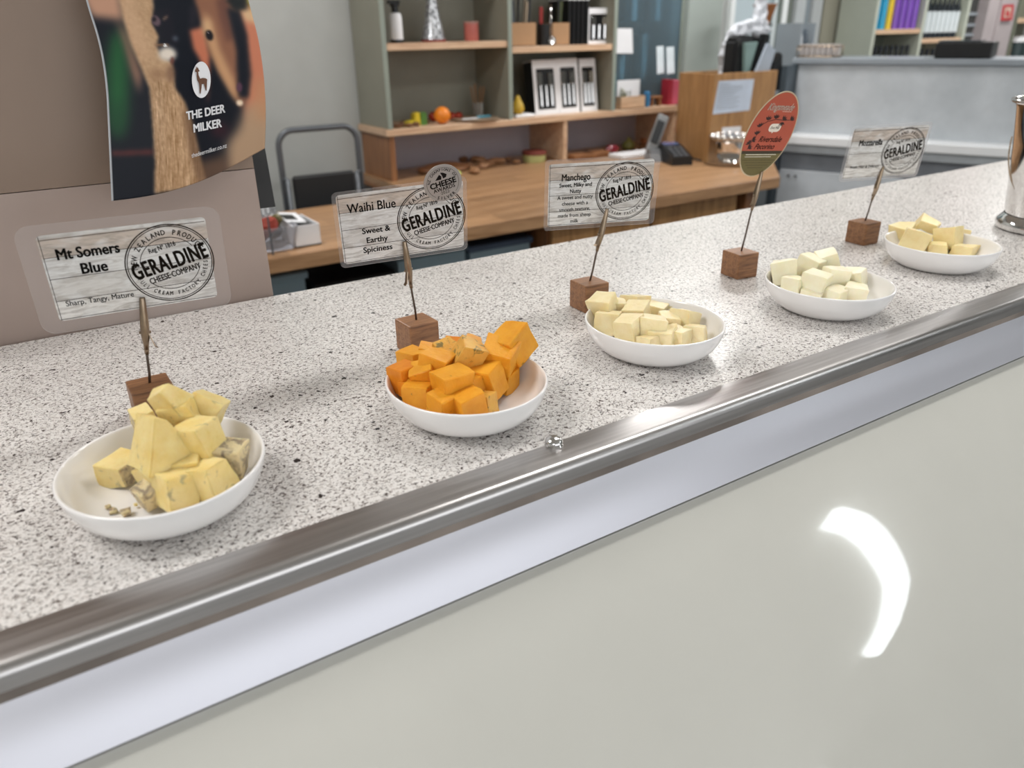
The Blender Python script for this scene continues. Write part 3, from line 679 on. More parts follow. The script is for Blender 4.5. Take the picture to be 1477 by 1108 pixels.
# ------------------------------------------------------------------ cards
def cardmat(c, deg):
    a, b_, g = [math.radians(q) for q in deg]
    return Matrix.Translation(c) @ Matrix.Rotation(a, 4, 'Z') @ Matrix.Rotation(b_, 4, 'X') @ Matrix.Rotation(g, 4, 'Y')
CW, CH = .1115, .0672
def card(c, deg, title, lines, label, lam, sticker=False):
    mt = cardmat(c, deg)
    t = bpy.data.objects.new('sign_card', None); COL.objects.link(t); t.empty_display_size = .02; t.matrix_basis = mt
    tag(t, label, 'sign', 'cheese name cards on the counter')
    lw, lh, lx, lz, lr = lam
    b = BM(); prism(b, rrect(lw, lh, lr, 6, lx, lz), -.00022, .00022, 'y'); obj('laminate', b, M_lam, t)
    b = BM(); prism(b, rrect(CW, CH, .003, 3), -.00042, -.00024, 'y'); obj('printed_sheet', b, M_card, t)
    F0 = lambda x, y: (x, -.00048, y); F1 = lambda x, y: (x, -.00054, y)
    b = BM()
    for z, sh in ((.030, .0002), (.0165, -.0003), (.0000, .0003), (-.0175, -.0002), (-.0325, .0002)):
        quad(b, -CW/2+.001, CW/2-.001, z-.00022, z+.00022, F0, sh)
    quad(b, -CW/2+.0012, -CW/2+.0016, -.033, .033, F0)
    obj('board_lines', b, M_brownink, t)
    b = BM()
    for s, size, x, z, bold, cond in title: putb(b, text2d(s, size, min(bold, .006), cond), lambda X, Y, x=x, z=z: F1(X+x, Y+z), size*(.010+bold*.95))
    obj('title_lettering', b, M_ink, t)
    b = BM()
    for s, size, x, z, bold, cond in lines: putb(b, text2d(s, size, min(bold, .006), cond), lambda X, Y, x=x, z=z: F1(X+x, Y+z), size*(.008+bold*.9))
    obj('description_lettering', b, M_ink, t)
    # round stamp
    sx, sz_, R = .0262, .0003, .0315
    rot = math.radians(12); ca, sa = math.cos(rot), math.sin(rot)
    G = lambda x, y: F1(sx+x*ca-y*sa, sz_+x*sa+y*ca)
    b = BM(); ring(b, R-.0009, R, G); ring(b, R-.0022, R-.0016, G)
    ri = .0212; ring(b, ri-.0005, ri, G, 40, math.radians(22), math.radians(158)); ring(b, ri-.0005, ri, G, 40, math.radians(205), math.radians(335))
    arc_text(b, 'NEW ZEALAND PRODUCE', .0248, PI/2, math.radians(8.7), .0056, G, .006, .78)
    arc_text(b, 'FULL CREAM FACTORY CHEESE', .0252, -PI/2, math.radians(6.6), .0045, G, .006, .72, True)
    obj('stamp_rings', b, M_brownink, t)
    b = BM()
    putb(b, text2d('GERALDINE', .0180, 0, .54, spacing=1.10), lambda X, Y: G(X, Y+.0010), .00050)
    putb(b, text2d('CHEESE·COMPANY', .0068, .002, .66), lambda X, Y: G(X, Y-.0092), .00018)
    putb(b, text2d('Reg Nº 1816', .0054, .004, .70), lambda X, Y: G(X-.001, Y+.0140), .00012)
    obj('stamp_lettering', b, M_brownink, t)
    if sticker:
        kx, kz, kr = .0375, .0330, .0172
        b = BM(); prism(b, ell(kx, kz, kr, kr*1.0, 48), -.0010, -.0006, 'y'); st = obj('award_sticker', b, plain('silver_sticker', '#a8a3a0', .38, .35, .02), t); st['label'] = 'round silver award sticker'
        H = lambda x, y: (kx+x*ca-y*sa, -.00108, kz+x*sa+y*ca)
        b = BM(); ring(b, kr*.83, kr*.845, H, 60, math.radians(-50), math.radians(230))
        putb(b, text2d('CHEESE', .0074, .004, .95), lambda X, Y: H(X, Y-.0005), .0003); putb(b, text2d('AWARDS', .0050, .006, .95), lambda X, Y: H(X, Y-.0054), .00012)
        put(b, text2d('·2022·', .0042, 0, .95), lambda X, Y: H(X, Y-.0091))
        arc_text(b, 'NZ CHAMPIONS OF', kr*.90, PI/2, math.radians(9.5), .0030, H, .01, .85) if False else arc_text(b, 'NZ CHAMPIONS OF', kr*.72, PI/2, math.radians(10.5), .0034, H, .01, .85)
        arc_text(b, 'SILVER', kr*.84, -PI/2, math.radians(12), .0042, H, .006, .9, True)
        for P in ([(-.0060, .0042), (-.0005, .0036), (.0002, .0065), (-.0015, .0085)], [(.0012, .0040), (.0040, .0046), (.0052, .0070), (.0020, .0095), (-.0002, .0100), (.0008, .0070)]):
            b.faces.new([b.verts.new(H(x, y)) for x, y in P])
        obj('sticker_lettering', b, M_ink, st)
    return t
card((.0621, .6203, 1.2933), (-4.4, 10.6, -.1), [('Mt Somers', .0116, -.0262, .0178, .022, .80), ('Blue', .0118, -.0250, .0050, .022, .86)],
     [('Sharp, Tangy, Mature', .0062, -.0262, -.0205, .004, .86)], 'laminated card reading Mt Somers Blue, leftmost sign', (.1345, .0845, -.001, -.001, .010))
card((.2856, .6249, 1.2964), (-13.5, 15.7, -3.0), [('Waihi Blue', .0122, -.0262, .0195, .004, .78)],
     [('Sweet &', .0078, -.0245, -.0035, .020, .95), ('Earthy', .0078, -.0245, -.0130, .020, .95), ('Spiciness', .0078, -.0245, -.0225, .020, .95)], 'card reading Waihi Blue with a round silver sticker', (.1185, .0735, 0, -.0005, .005), True)
card((.5179, .6351, 1.2935), (-23.6, 10, -.9), [('Manchego', .0104, -.0270, .0185, .010, .72)],
     [(s, .0058, -.0270, .0105-.0066*k, .022 if k < 2 else .008, .88) for k, s in enumerate(['Sweet, Milky and', 'Nutty', 'A sweet and nutty', 'cheese with a', 'smooth texture,', 'made from sheep', 'milk'])], 'card reading Manchego over a paragraph of small print', (.1215, .0760, .001, 0, .004))
card((1.0014, .6269, 1.2929), (-21.3, 9.9, -.8), [('Mozzarella', .0112, -.0260, .0140, .020, .72)],
     [('Fresh, Mild & Delicate', .0056, -.0260, -.0185, .006, .85)], 'card reading Mozzarella, rightmost sign', (.1200, .0750, 0, 0, .005))
# red oval sign
t = bpy.data.objects.new('oval_sign', None); COL.objects.link(t); t.empty_display_size = .02; t.matrix_basis = cardmat((.7353, .605, 1.3371), (-11, 20.8, 4.0))
tag(t, 'red and olive oval sign reading Kingsmeade Riversdale Pecorino', 'sign')
OW, OH = .0634/2, .1002/2
b = BM(); prism(b, ell(0, 0, OW+.0015, OH+.0015, 72), -.0002, .0002, 'y'); obj('laminate', b, plain('sign_edge_cream', '#c9b79a', .35), t)
cutz = -.0185
up_ = [(x, z) for x, z in ell(0, 0, OW, OH, 96) if z >= cutz]; lo_ = [(x, z) for x, z in ell(0, 0, OW, OH, 96) if z < cutz]
up_.sort(key=lambda p_: math.atan2(p_[1]-.01, p_[0])); lo_.sort(key=lambda p_: math.atan2(p_[1]+.045, p_[0]))
ex = OW*math.sqrt(1-(cutz/OH)**2)
def cleanpoly(P): b_ = BM(); return b_
A0 = math.asin(cutz/OH)
upp = [(OW*math.cos(A0+(PI-2*A0)*k/70), OH*math.sin(A0+(PI-2*A0)*k/70)) for k in range(71)]
lop = [(OW*math.cos(PI-A0+(PI+2*A0)*k/40), OH*math.sin(PI-A0+(PI+2*A0)*k/40)) for k in range(41)]
b = BM(); prism(b, upp, -.0005, -.00022, 'y'); obj('red_field', b, plain('terracotta_print', '#b9563f', .4, 0, .03), t)
b = BM(); prism(b, lop, -.0005, -.00022, 'y'); obj('olive_field', b, plain('olive_print', '#6a6033', .4, 0, .03), t)
F1 = lambda x, y: (x, -.00062, y); F2 = lambda x, y: (x, -.00070, y)
b = BM(); putb(b, text2d('Kingsmeade', .0112, .002, .66, .35), lambda X, Y: F1(X+.000, Y+.0335), .00016)
for k, s in enumerate(['A full flavoured sheep milk cheese']): quad(b, -.022, .022, -.0235, -.0228, F1)
quad(b, -.022, .016, -.0262, -.0256, F1); quad(b, .004, .017, .0284, .0288, F1)
obj('white_lettering', b, plain('pale_print', '#f4eadc', .5), t)
b = BM(); quad(b, -.0285, .0285, -.0222, -.0186, lambda x, y: (x, -.00056, y)); obj('dark_band', b, plain('dark_olive_print', '#3a2f1c', .5), t)
b = BM(); putb(b, text2d('Riversdale', .0098, .004, .80, .35), lambda X, Y: F1(X+.004, Y-.0045), .00016); putb(b, text2d('Pecorino', .0098, .004, .80, .35), lambda X, Y: F1(X+.0, Y-.0135), .00016)
def sprig(b, pts, leaf):
    for (x0, z0), (x1, z1) in zip(pts, pts[1:]):
        dx, dz = x1-x0, z1-z0; L = math.hypot(dx, dz); nx, nz_ = -dz/L*.0004, dx/L*.0004
        b.faces.new([b.verts.new(F1(*p_)) for p_ in ((x0-nx, z0-nz_), (x1-nx, z1-nz_), (x1+nx, z1+nz_), (x0+nx, z0+nz_))])
    for (x, z, a) in leaf:
        for da in (-.75, -.25, .3, .8):
            ca, sa = math.cos(a+da), math.sin(a+da); l_ = .0062
            b.faces.new([b.verts.new(F1(x+u_*ca-v_*sa, z+u_*sa+v_*ca)) for u_, v_ in ((0, 0), (l_*.5, -.0012), (l_, 0), (l_*.5, .0012))])
sprig(b, [(-.018, .012), (-.010, .017), (0, .0195), (.012, .0185), (.022, .019)], [(-.018, .010, 1.9), (-.011, .018, 1.5), (-.001, .020, 1.5), (.010, .0185, 1.0), (.021, .0185, .9), (.010, .0165, -1.4)])
sprig(b, [(-.023, -.017), (-.021, -.008), (-.0175, .002)], [(-.0225, -.010, 2.4), (-.0215, -.006, .5), (-.018, .001, 1.7), (-.0225, -.0155, .7)])
quad(b, -.024, .024, -.0303, -.0299, F1); quad(b, -.020, .020, -.0335, -.0331, F1); quad(b, -.016, .016, -.0367, -.0363, F1); quad(b, -.012, .011, -.0399, -.0395, F1)
obj('dark_lettering', b, plain('dark_red_print', '#3c1f1c', .5), t)
b = BM(); b.faces.new([b.verts.new(F1(x, z)) for x, z in rrect(.0165, .0098, .0042, 5, .0035, .0095)])
b.faces.new([b.verts.new(F1(x, z)) for x, z in ((.001, .005), (.004, .005), (.002, .0028))]); obj('speech_bubble', b, plain('pale_print', '#e4d6c6', .5), t)
b = BM(); put(b, text2d('Ewe Milk', .0046, .015, .7, .2), lambda X, Y: F2(X+.0035, Y+.0095)); obj('bubble_lettering', b, M_ink, t)

# ------------------------------------------------------------------ steel bucket at the right edge
bx_, by_ = 1.270, .520
t = thing('ice_bucket', 'polished steel bucket with wire handle at right end of counter', 'bucket', (bx_, by_, ZT+.0005))
b = BM(); lathe(b, [(0, .0), (.060, .0), (.0655, .002), (.0665, .008), (.0650, .013), (.060, .018), (.0575, .021)], n=48); obj('foot', b, M_chrome, t, True, auto=50)
b = BM(); lathe(b, [(.0560, .0205), (.0585, .03), (.0620, .07), (.0680, .12), (.0755, .170), (.0790, .178), (.0780, .179), (.0740, .172), (.0665, .12), (.0605, .06), (.056, .024), (0, .024)], n=48); obj('body', b, M_chrome, t, True, auto=50)
b = BM(); tube(b, [(.0800*math.cos(2*PI*k/48), .0800*math.sin(2*PI*k/48), .178) for k in range(48)], .0032, 8, True); obj('rim', b, M_chrome, t, True)
b = BM(); hp = []
for k in range(25):
    a = math.radians(-5+190*k/24); dirv = Vector((-.80, .05, -.60)); side = Vector((.06, .9, 0))
    hp.append(Vector((0, 0, .125))+Vector((-.050, .36, 0)).normalized()*(.074*math.cos(a))+Vector((-.86, -.42, -1.30)).normalized()*(.112*max(0, math.sin(a))**.85))
tube(b, hp, .0011, 8); obj('wire_handle', b, M_clip, t, True)

# ------------------------------------------------------------------ long desk of oak staves
t = thing('long_desk', 'long oak stave worktop behind the counter carrying the green shelves', 'desk', (1.4, 2.6, 0))
ZD = .90; rn = random.Random(5)
M_gap = plain('stave_gap_brown', '#5c3a20', .6)
DX = lambda y: 2.60 if y < 2.06 else min(2.60+(y-2.06)*1.045, 3.06)          # right end: the corner is cut off at a slant
b = BM(); prism(b, [(-.4, 2.064), (2.602, 2.064), (3.058, 2.505), (3.058, Y1-.01), (1.28, Y1-.01), (1.28, 2.682), (-.4, 2.682)], ZD-.04, ZD-.0255, 'z'); obj('worktop_core', b, M_brown, t, world=True)
y = 2.0605; wd_ = .096
while y < Y1-.03:
    xs = -.4 if y < 2.62 else 1.28
    x = xs-rn.uniform(0, .4); xe = DX(y)
    while x < xe:
        L = rn.choice((.42, .55, .7)); xa, xb = max(x, xs), min(x+L, xe); last = x+L >= xe-.06
        if last: xb = xe
        if xb-xa < .03: x += L; continue
        xc = DX(min(y+wd_, Y1)) if last else xb
        b = BM(); prism(b, [(xa+.0005, .0005), (xb-.0005, .0005), (xc-.0005, wd_-.0005), (xa+.0005, wd_-.0005)], -.025, 0, 'z')
        me_ = bpy.data.meshes.new('stave'); b.to_mesh(me_); b.free(); me_.materials.append(M_oakd)
        o = bpy.data.objects.new('stave', me_); COL.objects.link(o); o.parent = t; o.location = Vector((0, y, ZD))-t.location
        if last: break
        x += L
    y += wd_
b = BM(); bxx(b, -.4, 2.600, 2.056, 2.0600, ZD-.042, ZD-.0005, .001); obj('front_edging', b, M_oakd, t, world=True)
for (lx, ly) in ((-.35, 2.12), (2.48, 2.12), (-.35, 2.62), (1.33, 3.1), (2.8, 3.1)):
    b = BM(); bxx(b, lx-.03, lx+.03, ly-.03, ly+.03, 0, ZD-.041, .002); obj('leg', b, M_brown, t, world=True)

# drawer cabinet, tubs and crate under the desk
t = thing('drawer_cabinet', 'brown wooden drawer cabinet under right half of the oak desk', 'cabinet', (1.95, 2.4, 0))
b = BM(); bxx(b, 1.50, 2.43, 2.12, 2.7, 0, .855); obj('body', b, M_brown, t, world=True)
for k in range(2):
    b = BM(); bxx(b, 1.51+.46*k, 1.95+.46*k, 2.10, 2.12, .62, .845, .002); d = obj('drawer', b, M_ply, t, world=True)
    b = BM(); bxx(b, 1.66+.46*k, 1.80+.46*k, 2.085, 2.10, .74, .755); h = obj('handle', b, M_greyd, t, world=True); h.parent = d
t = thing('waste_bin', 'white bin standing under right end of the oak desk', 'bin', (2.56, 2.25, 0))
def tub(t, x0, x1, y0, y1, z0, z1, mat, lid=None):
    b = BM(); bxx(b, x0, x1, y0, y0+.006, z0, z1); bxx(b, x0, x1, y1-.006, y1, z0, z1); bxx(b, x0, x0+.006, y0+.006, y1-.006, z0, z1); bxx(b, x1-.006, x1, y0+.006, y1-.006, z0, z1); bxx(b, x0, x1, y0, y1, z0, z0+.006)
    obj('body', b, mat, t, world=True)
    if lid:
        b = BM(); bxx(b, x0-.01, x1+.01, y0-.01, y1+.01, z1, z1+.022, .004); obj('lid', b, lid, t, world=True)
tub(t, 2.53, 2.68, 2.20, 2.36, 0, .72, M_white)
M_tub = plain('blue_grey_tub', '#93aab6', .35, 0, .05); M_tubl = plain('dark_blue_lid', '#4a5a70', .4, 0, .05); M_tub2 = plain('smoky_tub', '#5f6f76', .3, 0, .1)
for nm, lb, bx4, m1, m2 in (('storage_tub', 'blue grey storage tub under desk, right of the black crate', (.96, 1.20, 2.16, 2.6, .0, .80), M_tub, M_tub2), ('storage_tub', 'storage tub with dark blue lid under desk, next to the drawer cabinet', (1.23, 1.47, 2.18, 2.6, 0, .78), M_tub, M_tubl), ('storage_tub', 'blue grey tub at the left end under desk', (.40, .66, 2.16, 2.6, 0, .80), M_tub, M_tub)):
    t = thing(nm, lb, 'tub', (bx4[0], bx4[2], 0), 0, 'storage tubs under the desk'); tub(t, *bx4, m1, m2)
t = thing('black_crate', 'black crate under the desk behind the Waihi Blue card', 'crate', (.8, 2.4, 0)); tub(t, .69, .93, 2.14, 2.7, 0, .76, M_blackm, M_black)

# ------------------------------------------------------------------ green shelves (hutch)
HX0, HX1, HXD, HXE, HY = 1.305, 2.442, 1.880, 2.860, 2.925
t = thing('display_shelves', 'sage green display shelves with oak boards standing on the desk', 'shelves', (1.9, 3.05, ZD))
def part(nm, *bx6, m=M_green, bev=.001):
    b = BM(); bxx(b, *bx6, bev); return obj(nm, b, m, t, world=True)
BK_Y = Y1-.012
part('base_board', HX0-.012, HXE, HY-.005, BK_Y, 1.076, 1.101, m=M_oak)
part('side_panel', HX0, HX0+.018, HY, BK_Y, 1.1015, 2.1)
part('side_panel', HX1-.009, HX1+.009, HY, BK_Y, 1.1015, 2.1)
part('divider', HXD-.009, HXD+.009, HY, BK_Y, 1.1015, 2.1)
part('front_lipping', HX0-.001, HX0+.019, HY-.002, HY-.0002, 1.1015, 2.1, m=M_greenf); part('front_lipping', HXD-.010, HXD+.010, HY-.002, HY-.0002, 1.1015, 2.1, m=M_greenf); part('front_lipping', HX1-.010, HX1+.010, HY-.002, HY-.0002, 1.1015, 2.1, m=M_greenf)
part('back_panel', HX0+.018, HX1-.009, BK_Y-.008, BK_Y, 1.1015, 2.1, bev=0)
part('shelf', HX0+.0185, HXD-.0095, HY+.004, BK_Y-.009, 1.386, 1.411, m=M_oak); part('shelf', HXD+.0095, HX1-.0095, HY+.004, BK_Y-.009, 1.362, 1.387, m=M_oak)
part('shelf', HX0+.0185, HXD-.0095, HY+.004, BK_Y-.009, 1.72, 1.745, m=M_oak); part('shelf', HXD+.0095, HX1-.0095, HY+.004, BK_Y-.009, 1.72, 1.745, m=M_oak)
part('leg_panel', HX0, HX0+.024, HY+.002, BK_Y, ZD, 1.0755, m=M_brown); part('leg_panel', 2.162, 2.184, HY+.002, BK_Y, ZD, 1.0755, m=M_oak); part('leg_panel', HXE-.026, HXE-.004, HY+.002, BK_Y, ZD, 1.0755, m=M_oak)
part('lower_back', HX0+.024, 2.162, BK_Y-.006, BK_Y, ZD, 1.0755, m=M_lav, bev=0); part('lower_back', 2.184, HXE-.026, BK_Y-.006, BK_Y, ZD, 1.0755, m=M_lav, bev=0)

# items on the shelves -------------------------------------------------
def PXY(px, py, Y): return aty(px, py, Y)
def single(nm, bm, mat, loc, label, cat, group=None, smooth=True, auto=40, rz=0):
    o = obj(nm, bm, mat, None, smooth, auto=auto); o.location = loc; o.rotation_euler[2] = rz; tag(o, label, cat, group); return o
Y3 = 3.02
x = PXY(572, 50, Y3).x
t = thing('pump_bottle', 'white lotion bottle with black pump cap on top left shelf', 'bottle', (x, Y3, 1.4115))
b = BM(); lathe(b, [(0, 0), (.024, 0), (.025, .006), (.0245, .09), (.020, .105), (.0, .107)], n=20); obj('body', b, M_white, t, True, auto=40)
b = BM(); lathe(b, [(0, 0), (.0262, 0), (.0262, .012), (0, .012)], n=20); obj('base_band', b, M_black, t, True, auto=40)
b = BM(); lathe(b, [(0, .107), (.013, .107), (.013, .128), (.02, .130), (.02, .136), (0, .138)], n=16); bxx(b, -.03, .022, -.006, .006, .138, .150, .002); obj('pump_cap', b, M_black, t)
x = PXY(625, 48, Y3).x
t = thing('cone_decanter', 'tall patterned metal cone with red foot on top left shelf', 'ornament', (x, Y3, 1.4115))
tm = NT('pierced_metal'); v = tm.coords('Object', (1, 1, 1)); vo = tm.n('ShaderNodeTexVoronoi'); vo.inputs['Scale'].default_value = 90; tm.l(v, vo.inputs['Vector'])
tm.l(tm.ramp(vo.outputs['Distance'], [(.3, lin('#2c2d30')), (.5, lin('#b9bcc0'))]), tm.b.inputs['Base Color']); tm.set(Metallic=.6, Roughness=.3)
b = BM(); lathe(b, [(0, .010), (.048, .010), (.046, .014), (.030, .09), (.016, .17), (.010, .21), (0, .215)], n=24); obj('cone', b, tm.m, t, True, auto=40)
b = BM(); lathe(b, [(0, 0), (.050, 0), (.050, .009), (0, .0095)], n=24); obj('foot', b, plain('dark_red_foot', '#7a2f28', .4), t)
x = PXY(680, 46, Y3).x
t = thing('candle_jar', 'small pink candle jar on top left shelf', 'candle', (x, Y3, 1.4115))
b = BM(); lathe(b, [(0, 0), (.028, 0), (.03, .004), (.03, .07), (.027, .07), (.027, .055), (0, .055)], n=24); obj('jar', b, plain('pink_wax', '#b4655c', .4, 0, .08), t, True, auto=40)
b = BM(); lathe(b, [(.0302, .066), (.032, .067), (.032, .073), (0, .074)], n=24); obj('lid', b, plain('pink_lid', '#a98077', .4), t, True, auto=40)

ZB = 1.1015
# fruit and cheeses of the lower left bay
Mor = NT('orange_peel'); nz = Mor.noise(Mor.coords(), 350, 2); Mor.set(Base_Color=lin('#e0801c'), Roughness=.4); Mor.bump(nz, .4, .001)
p = PXY(638, 170, 2.965)
b = BM(); bmesh.ops.create_icosphere(b, subdivisions=3, radius=.034); single('orange', b, Mor.m, (p.x, 2.965, ZB+.034), 'whole orange at front of lower left bay', 'fruit')
for px, Y, lb in ((625, 3.07, 'red tomato behind the orange'), (652, 3.08, 'red tomato right of the orange, left one'), (661, 3.08, 'red tomato right of the orange, right one')):
    r = .023 if px == 625 else .018; zz = ZB+r*.85
    p = PXY(px, 160, Y); t = thing('tomato', lb, 'fruit', (p.x, Y, ZB), 0, 'tomatoes beside the orange')
    b = BM(); bmesh.ops.create_icosphere(b, subdivisions=3, radius=r); bmesh.ops.scale(b, vec=(1, 1, .86), verts=b.verts); bmesh.ops.translate(b, vec=(0, 0, r*.86), verts=b.verts); obj('flesh', b, plain('tomato_red', '#a8361f', .25), t, True)
    b = BM()
    for k in range(5): a = k*2*PI/5; b.faces.new([b.verts.new(q) for q in ((0, 0, r*1.74), (r*.3*math.cos(a-.3), r*.3*math.sin(a-.3), r*1.76), (r*.7*math.cos(a), r*.7*math.sin(a), r*1.68), (r*.3*math.cos(a+.3), r*.3*math.sin(a+.3), r*1.76))])
    obj('calyx', b, plain('leaf_green', '#3a4f28', .6), t)
for k, (pa_, col_, lb) in enumerate(((588, '#d9c432', 'yellow wedge lying at left of lower left bay'), (599, '#d2b92b', 'upright yellow wedge left of the green one'), (608, '#4f7a34', 'green wedge just left of the orange'))):
    p = PXY(pa_, 170, 3.0); b = BM(); w_, h_ = ((.030, .022), (.014, .050), (.016, .048))[k]
    prism(b, [(-w_, 0), (w_, 0), (w_*.8, h_), (w_*.1 if k == 0 else -w_*.6, h_*.9)], -.02, .02, 'y'); single('toy_cheese_wedge', b, plain('wedge_%d' % k, col_, .4), (p.x, 3.0, ZB), lb, 'food', 'coloured wedges beside the orange', False)
rn = random.Random(9)
for k, (px, Y) in enumerate(((572, 2.96), (580, 2.985), (590, 2.95), (600, 2.97), (612, 3.03), (584, 3.04))):
    p = PXY(px, 180, Y); b = BM(); bmesh.ops.create_icosphere(b, subdivisions=2, radius=.024)
    for v in b.verts: v.co = Vector((v.co.x*1.1, v.co.y*.6, v.co.z*.32+.008))*(1+rn.uniform(-.12, .12))
    single('bark_slice', b, wood('bark_brown', '#4e3322', '#7d5638', 20, 0, .7), (p.x, Y, ZB), ['dark brown bark slice at front left corner of the lower left bay', 'bark slice second from left corner', 'bark slice third from left corner, at the front', 'bark slice in front of the yellow wedges', 'bark slice under the wedges beside the orange', 'bark slice behind the others at left corner'][k], 'ornament', 'bark slices on the base board', rz=rn.uniform(0, 3))
p = PXY(686, 172, 3.0)
t = thing('serving_plate', 'round grey wood plate at right of lower left bay', 'plate', (p.x, 3.0, ZB))
b = BM(); lathe(b, [(0, 0), (.080, 0), (.100, .006), (.102, .009), (.082, .007), (0, .006)], n=40); obj('plate', b, wood('plate_wood', '#7a6248', '#b3a08a', 8), t, True, auto=40)
t2 = thing('cheese_knife', 'cheese knife with pale blade and blue handle lying on the plate', 'knife', (p.x, 2.985, ZB+.0085), .05)
b = BM(); prism(b, [(-.075, -.009), (.0, -.010), (.0, .010), (-.07, .009), (-.08, .0)], 0, .003, 'z'); obj('blade', b, M_white, t2)
b = BM(); box(b, (.034, 0, .005), (.068, .016, .009), .003); obj('handle', b, plain('teal_handle', '#4d93a8', .4), t2)
p = PXY(693, 160, 3.07)
t = thing('stick_jar', 'small glass jar holding brown sticks on base board', 'jar', (p.x, 3.09, ZB))
b = BM(); lathe(b, [(0, 0), (.020, 0), (.022, .004), (.024, .062), (.022, .062), (.020, .006), (0, .005)], n=20); obj('glass_body', b, glass('jar_glass', (.9, .9, .85, 1), .12), t, True, auto=40)
for k in range(8):
    a = k*.785; b = BM(); tube(b, [(.008*math.cos(a), .008*math.sin(a), .007), (.034*math.cos(a), .02*math.sin(a), .118+.01*(k % 3))], .0032, 6); obj('stick', b, plain('stick_tan', '#8a6746', .6), t)
b = BM(); box(b, (0, 0, .0), (.09, .035, .006), .002)
# right bay lower: pear on marble dish, boxed sets
p = PXY(750, 168, 2.985)
t = thing('marble_dish', 'little white marble dish under the yellow pear', 'dish', (p.x, 2.985, ZB)); b = BM(); box(b, (.01, 0, .006), (.105, .07, .012), .004); obj('slab', b, M_white, t)
p = PXY(747, 160, 2.98)
t = thing('pear', 'yellow pear at left of the lower right bay', 'fruit', (p.x, 2.98, ZB+.0125))
b = BM(); lathe(b, [(0, 0), (.016, .001), (.026, .012), (.028, .026), (.023, .043), (.014, .058), (.010, .070), (.004, .077), (0, .077)], n=24); obj('flesh', b, plain('pear_yellow', '#c4a233', .4, 0, .1), t, True)
b = BM(); tube(b, [(0, 0, .075), (.002, 0, .086), (.004, 0, .094)], .0015, 6); obj('stem', b, M_brownink, t)
M_film = glass('box_window_film', (.75, .8, .85, 1), .25, .08, (.1, .11, .13, 1))
def gift_box(px0, px1, pyt, pyb, Y, zb, lb, lean=0, depth=.05, cutlery=True, grp='boxed sets on the shelves'):
    a = PXY(px0, pyb, Y); c = PXY(px1, pyb, Y); w_ = (c.x-a.x)*.90; h_ = (PXY(px0, pyt, Y).z-zb)
    t = thing('gift_box', lb, 'box', ((a.x+c.x)/2, Y, zb), 0, grp)
    R0 = Matrix.Rotation(R_(-lean), 4, 'X')
    def bb(nm, x0, x1, y0, y1, z0, z1, m, bev=0, par=None):
        b = BM(); bxx(b, x0, x1, y0, y1, z0, z1, bev); bmesh.ops.transform(b, matrix=R0, verts=b.verts); return obj(nm, b, m, par or t)
    bb('carton', -w_/2, w_/2, .003, depth, 0, h_, M_black, .001)
    fr = BM(); f = w_*.13
    for q in ((-w_/2, w_/2, 0, h_*.10), (-w_/2, w_/2, h_*.86, h_), (-w_/2, -w_/2+f, h_*.10, h_*.86), (w_/2-f, w_/2, h_*.10, h_*.86)): bxx(fr, q[0], q[1], -.001, .002, q[2], q[3])
    bmesh.ops.transform(fr, matrix=R0, verts=fr.verts); obj('white_front', fr, M_white, t)
    bb('top_flap', -w_/2-.0, w_/2, -.001, depth, h_+.0002, h_+.004, M_white)
    cb_ = BM()
    for k in range(3):
        x = -w_*.22+k*w_*.22; tube(cb_, [(x, -.0008, h_*.16), (x, -.0008, h_*.55)], .006, 6)
        if k != 1: bxx(cb_, x-.012, x+.012, -.0022, -.0006, h_*.55, h_*.78, .0005)
    bmesh.ops.transform(cb_, matrix=R0, verts=cb_.verts); obj('cutlery', cb_, M_chrome, t, True, auto=40)
    return t
gift_box(771, 809, 88, 164, 2.985, ZB, 'leftmost boxed set with white window frame, lower right bay', 8, .07)
gift_box(806, 838, 86, 162, 2.985, ZB, 'middle boxed set with white window frame, lower right bay', 8, .07)
gift_box(838, 863, 86, 157, 2.990, ZB, 'rightmost boxed set with dark contents, lower right bay', 8, .05)
gift_box(843, 883, 13, 58, 2.98, 1.3875, 'boxed set facing out at right of the upper right bay', 0, .045)
for k in range(5):
    p = PXY(816+k*6.2, 50, 3.0); b = BM(); box(b, (0, 0, .088), (.015, .15, .176), .001)
    o = thing('slim_box', ['slim black box, first from left in the upright row', 'slim black box, second in the upright row', 'slim black box, third in the upright row', 'slim black box, fourth in the upright row', 'slim black box touching the white boxed set'][k], 'box', (p.x, 3.045, 1.3875), 0, 'slim black boxes upright on the upper right shelf')
    obj('carton', b, M_black, o); b = BM(); bxx(b, -.0075, .0075, -.075, .075, .1765, .181); obj('white_top', b, M_white, o)
M_kraft = plain('kraft_card', '#a8835f', .7, 0, .05)
rn = random.Random(4)
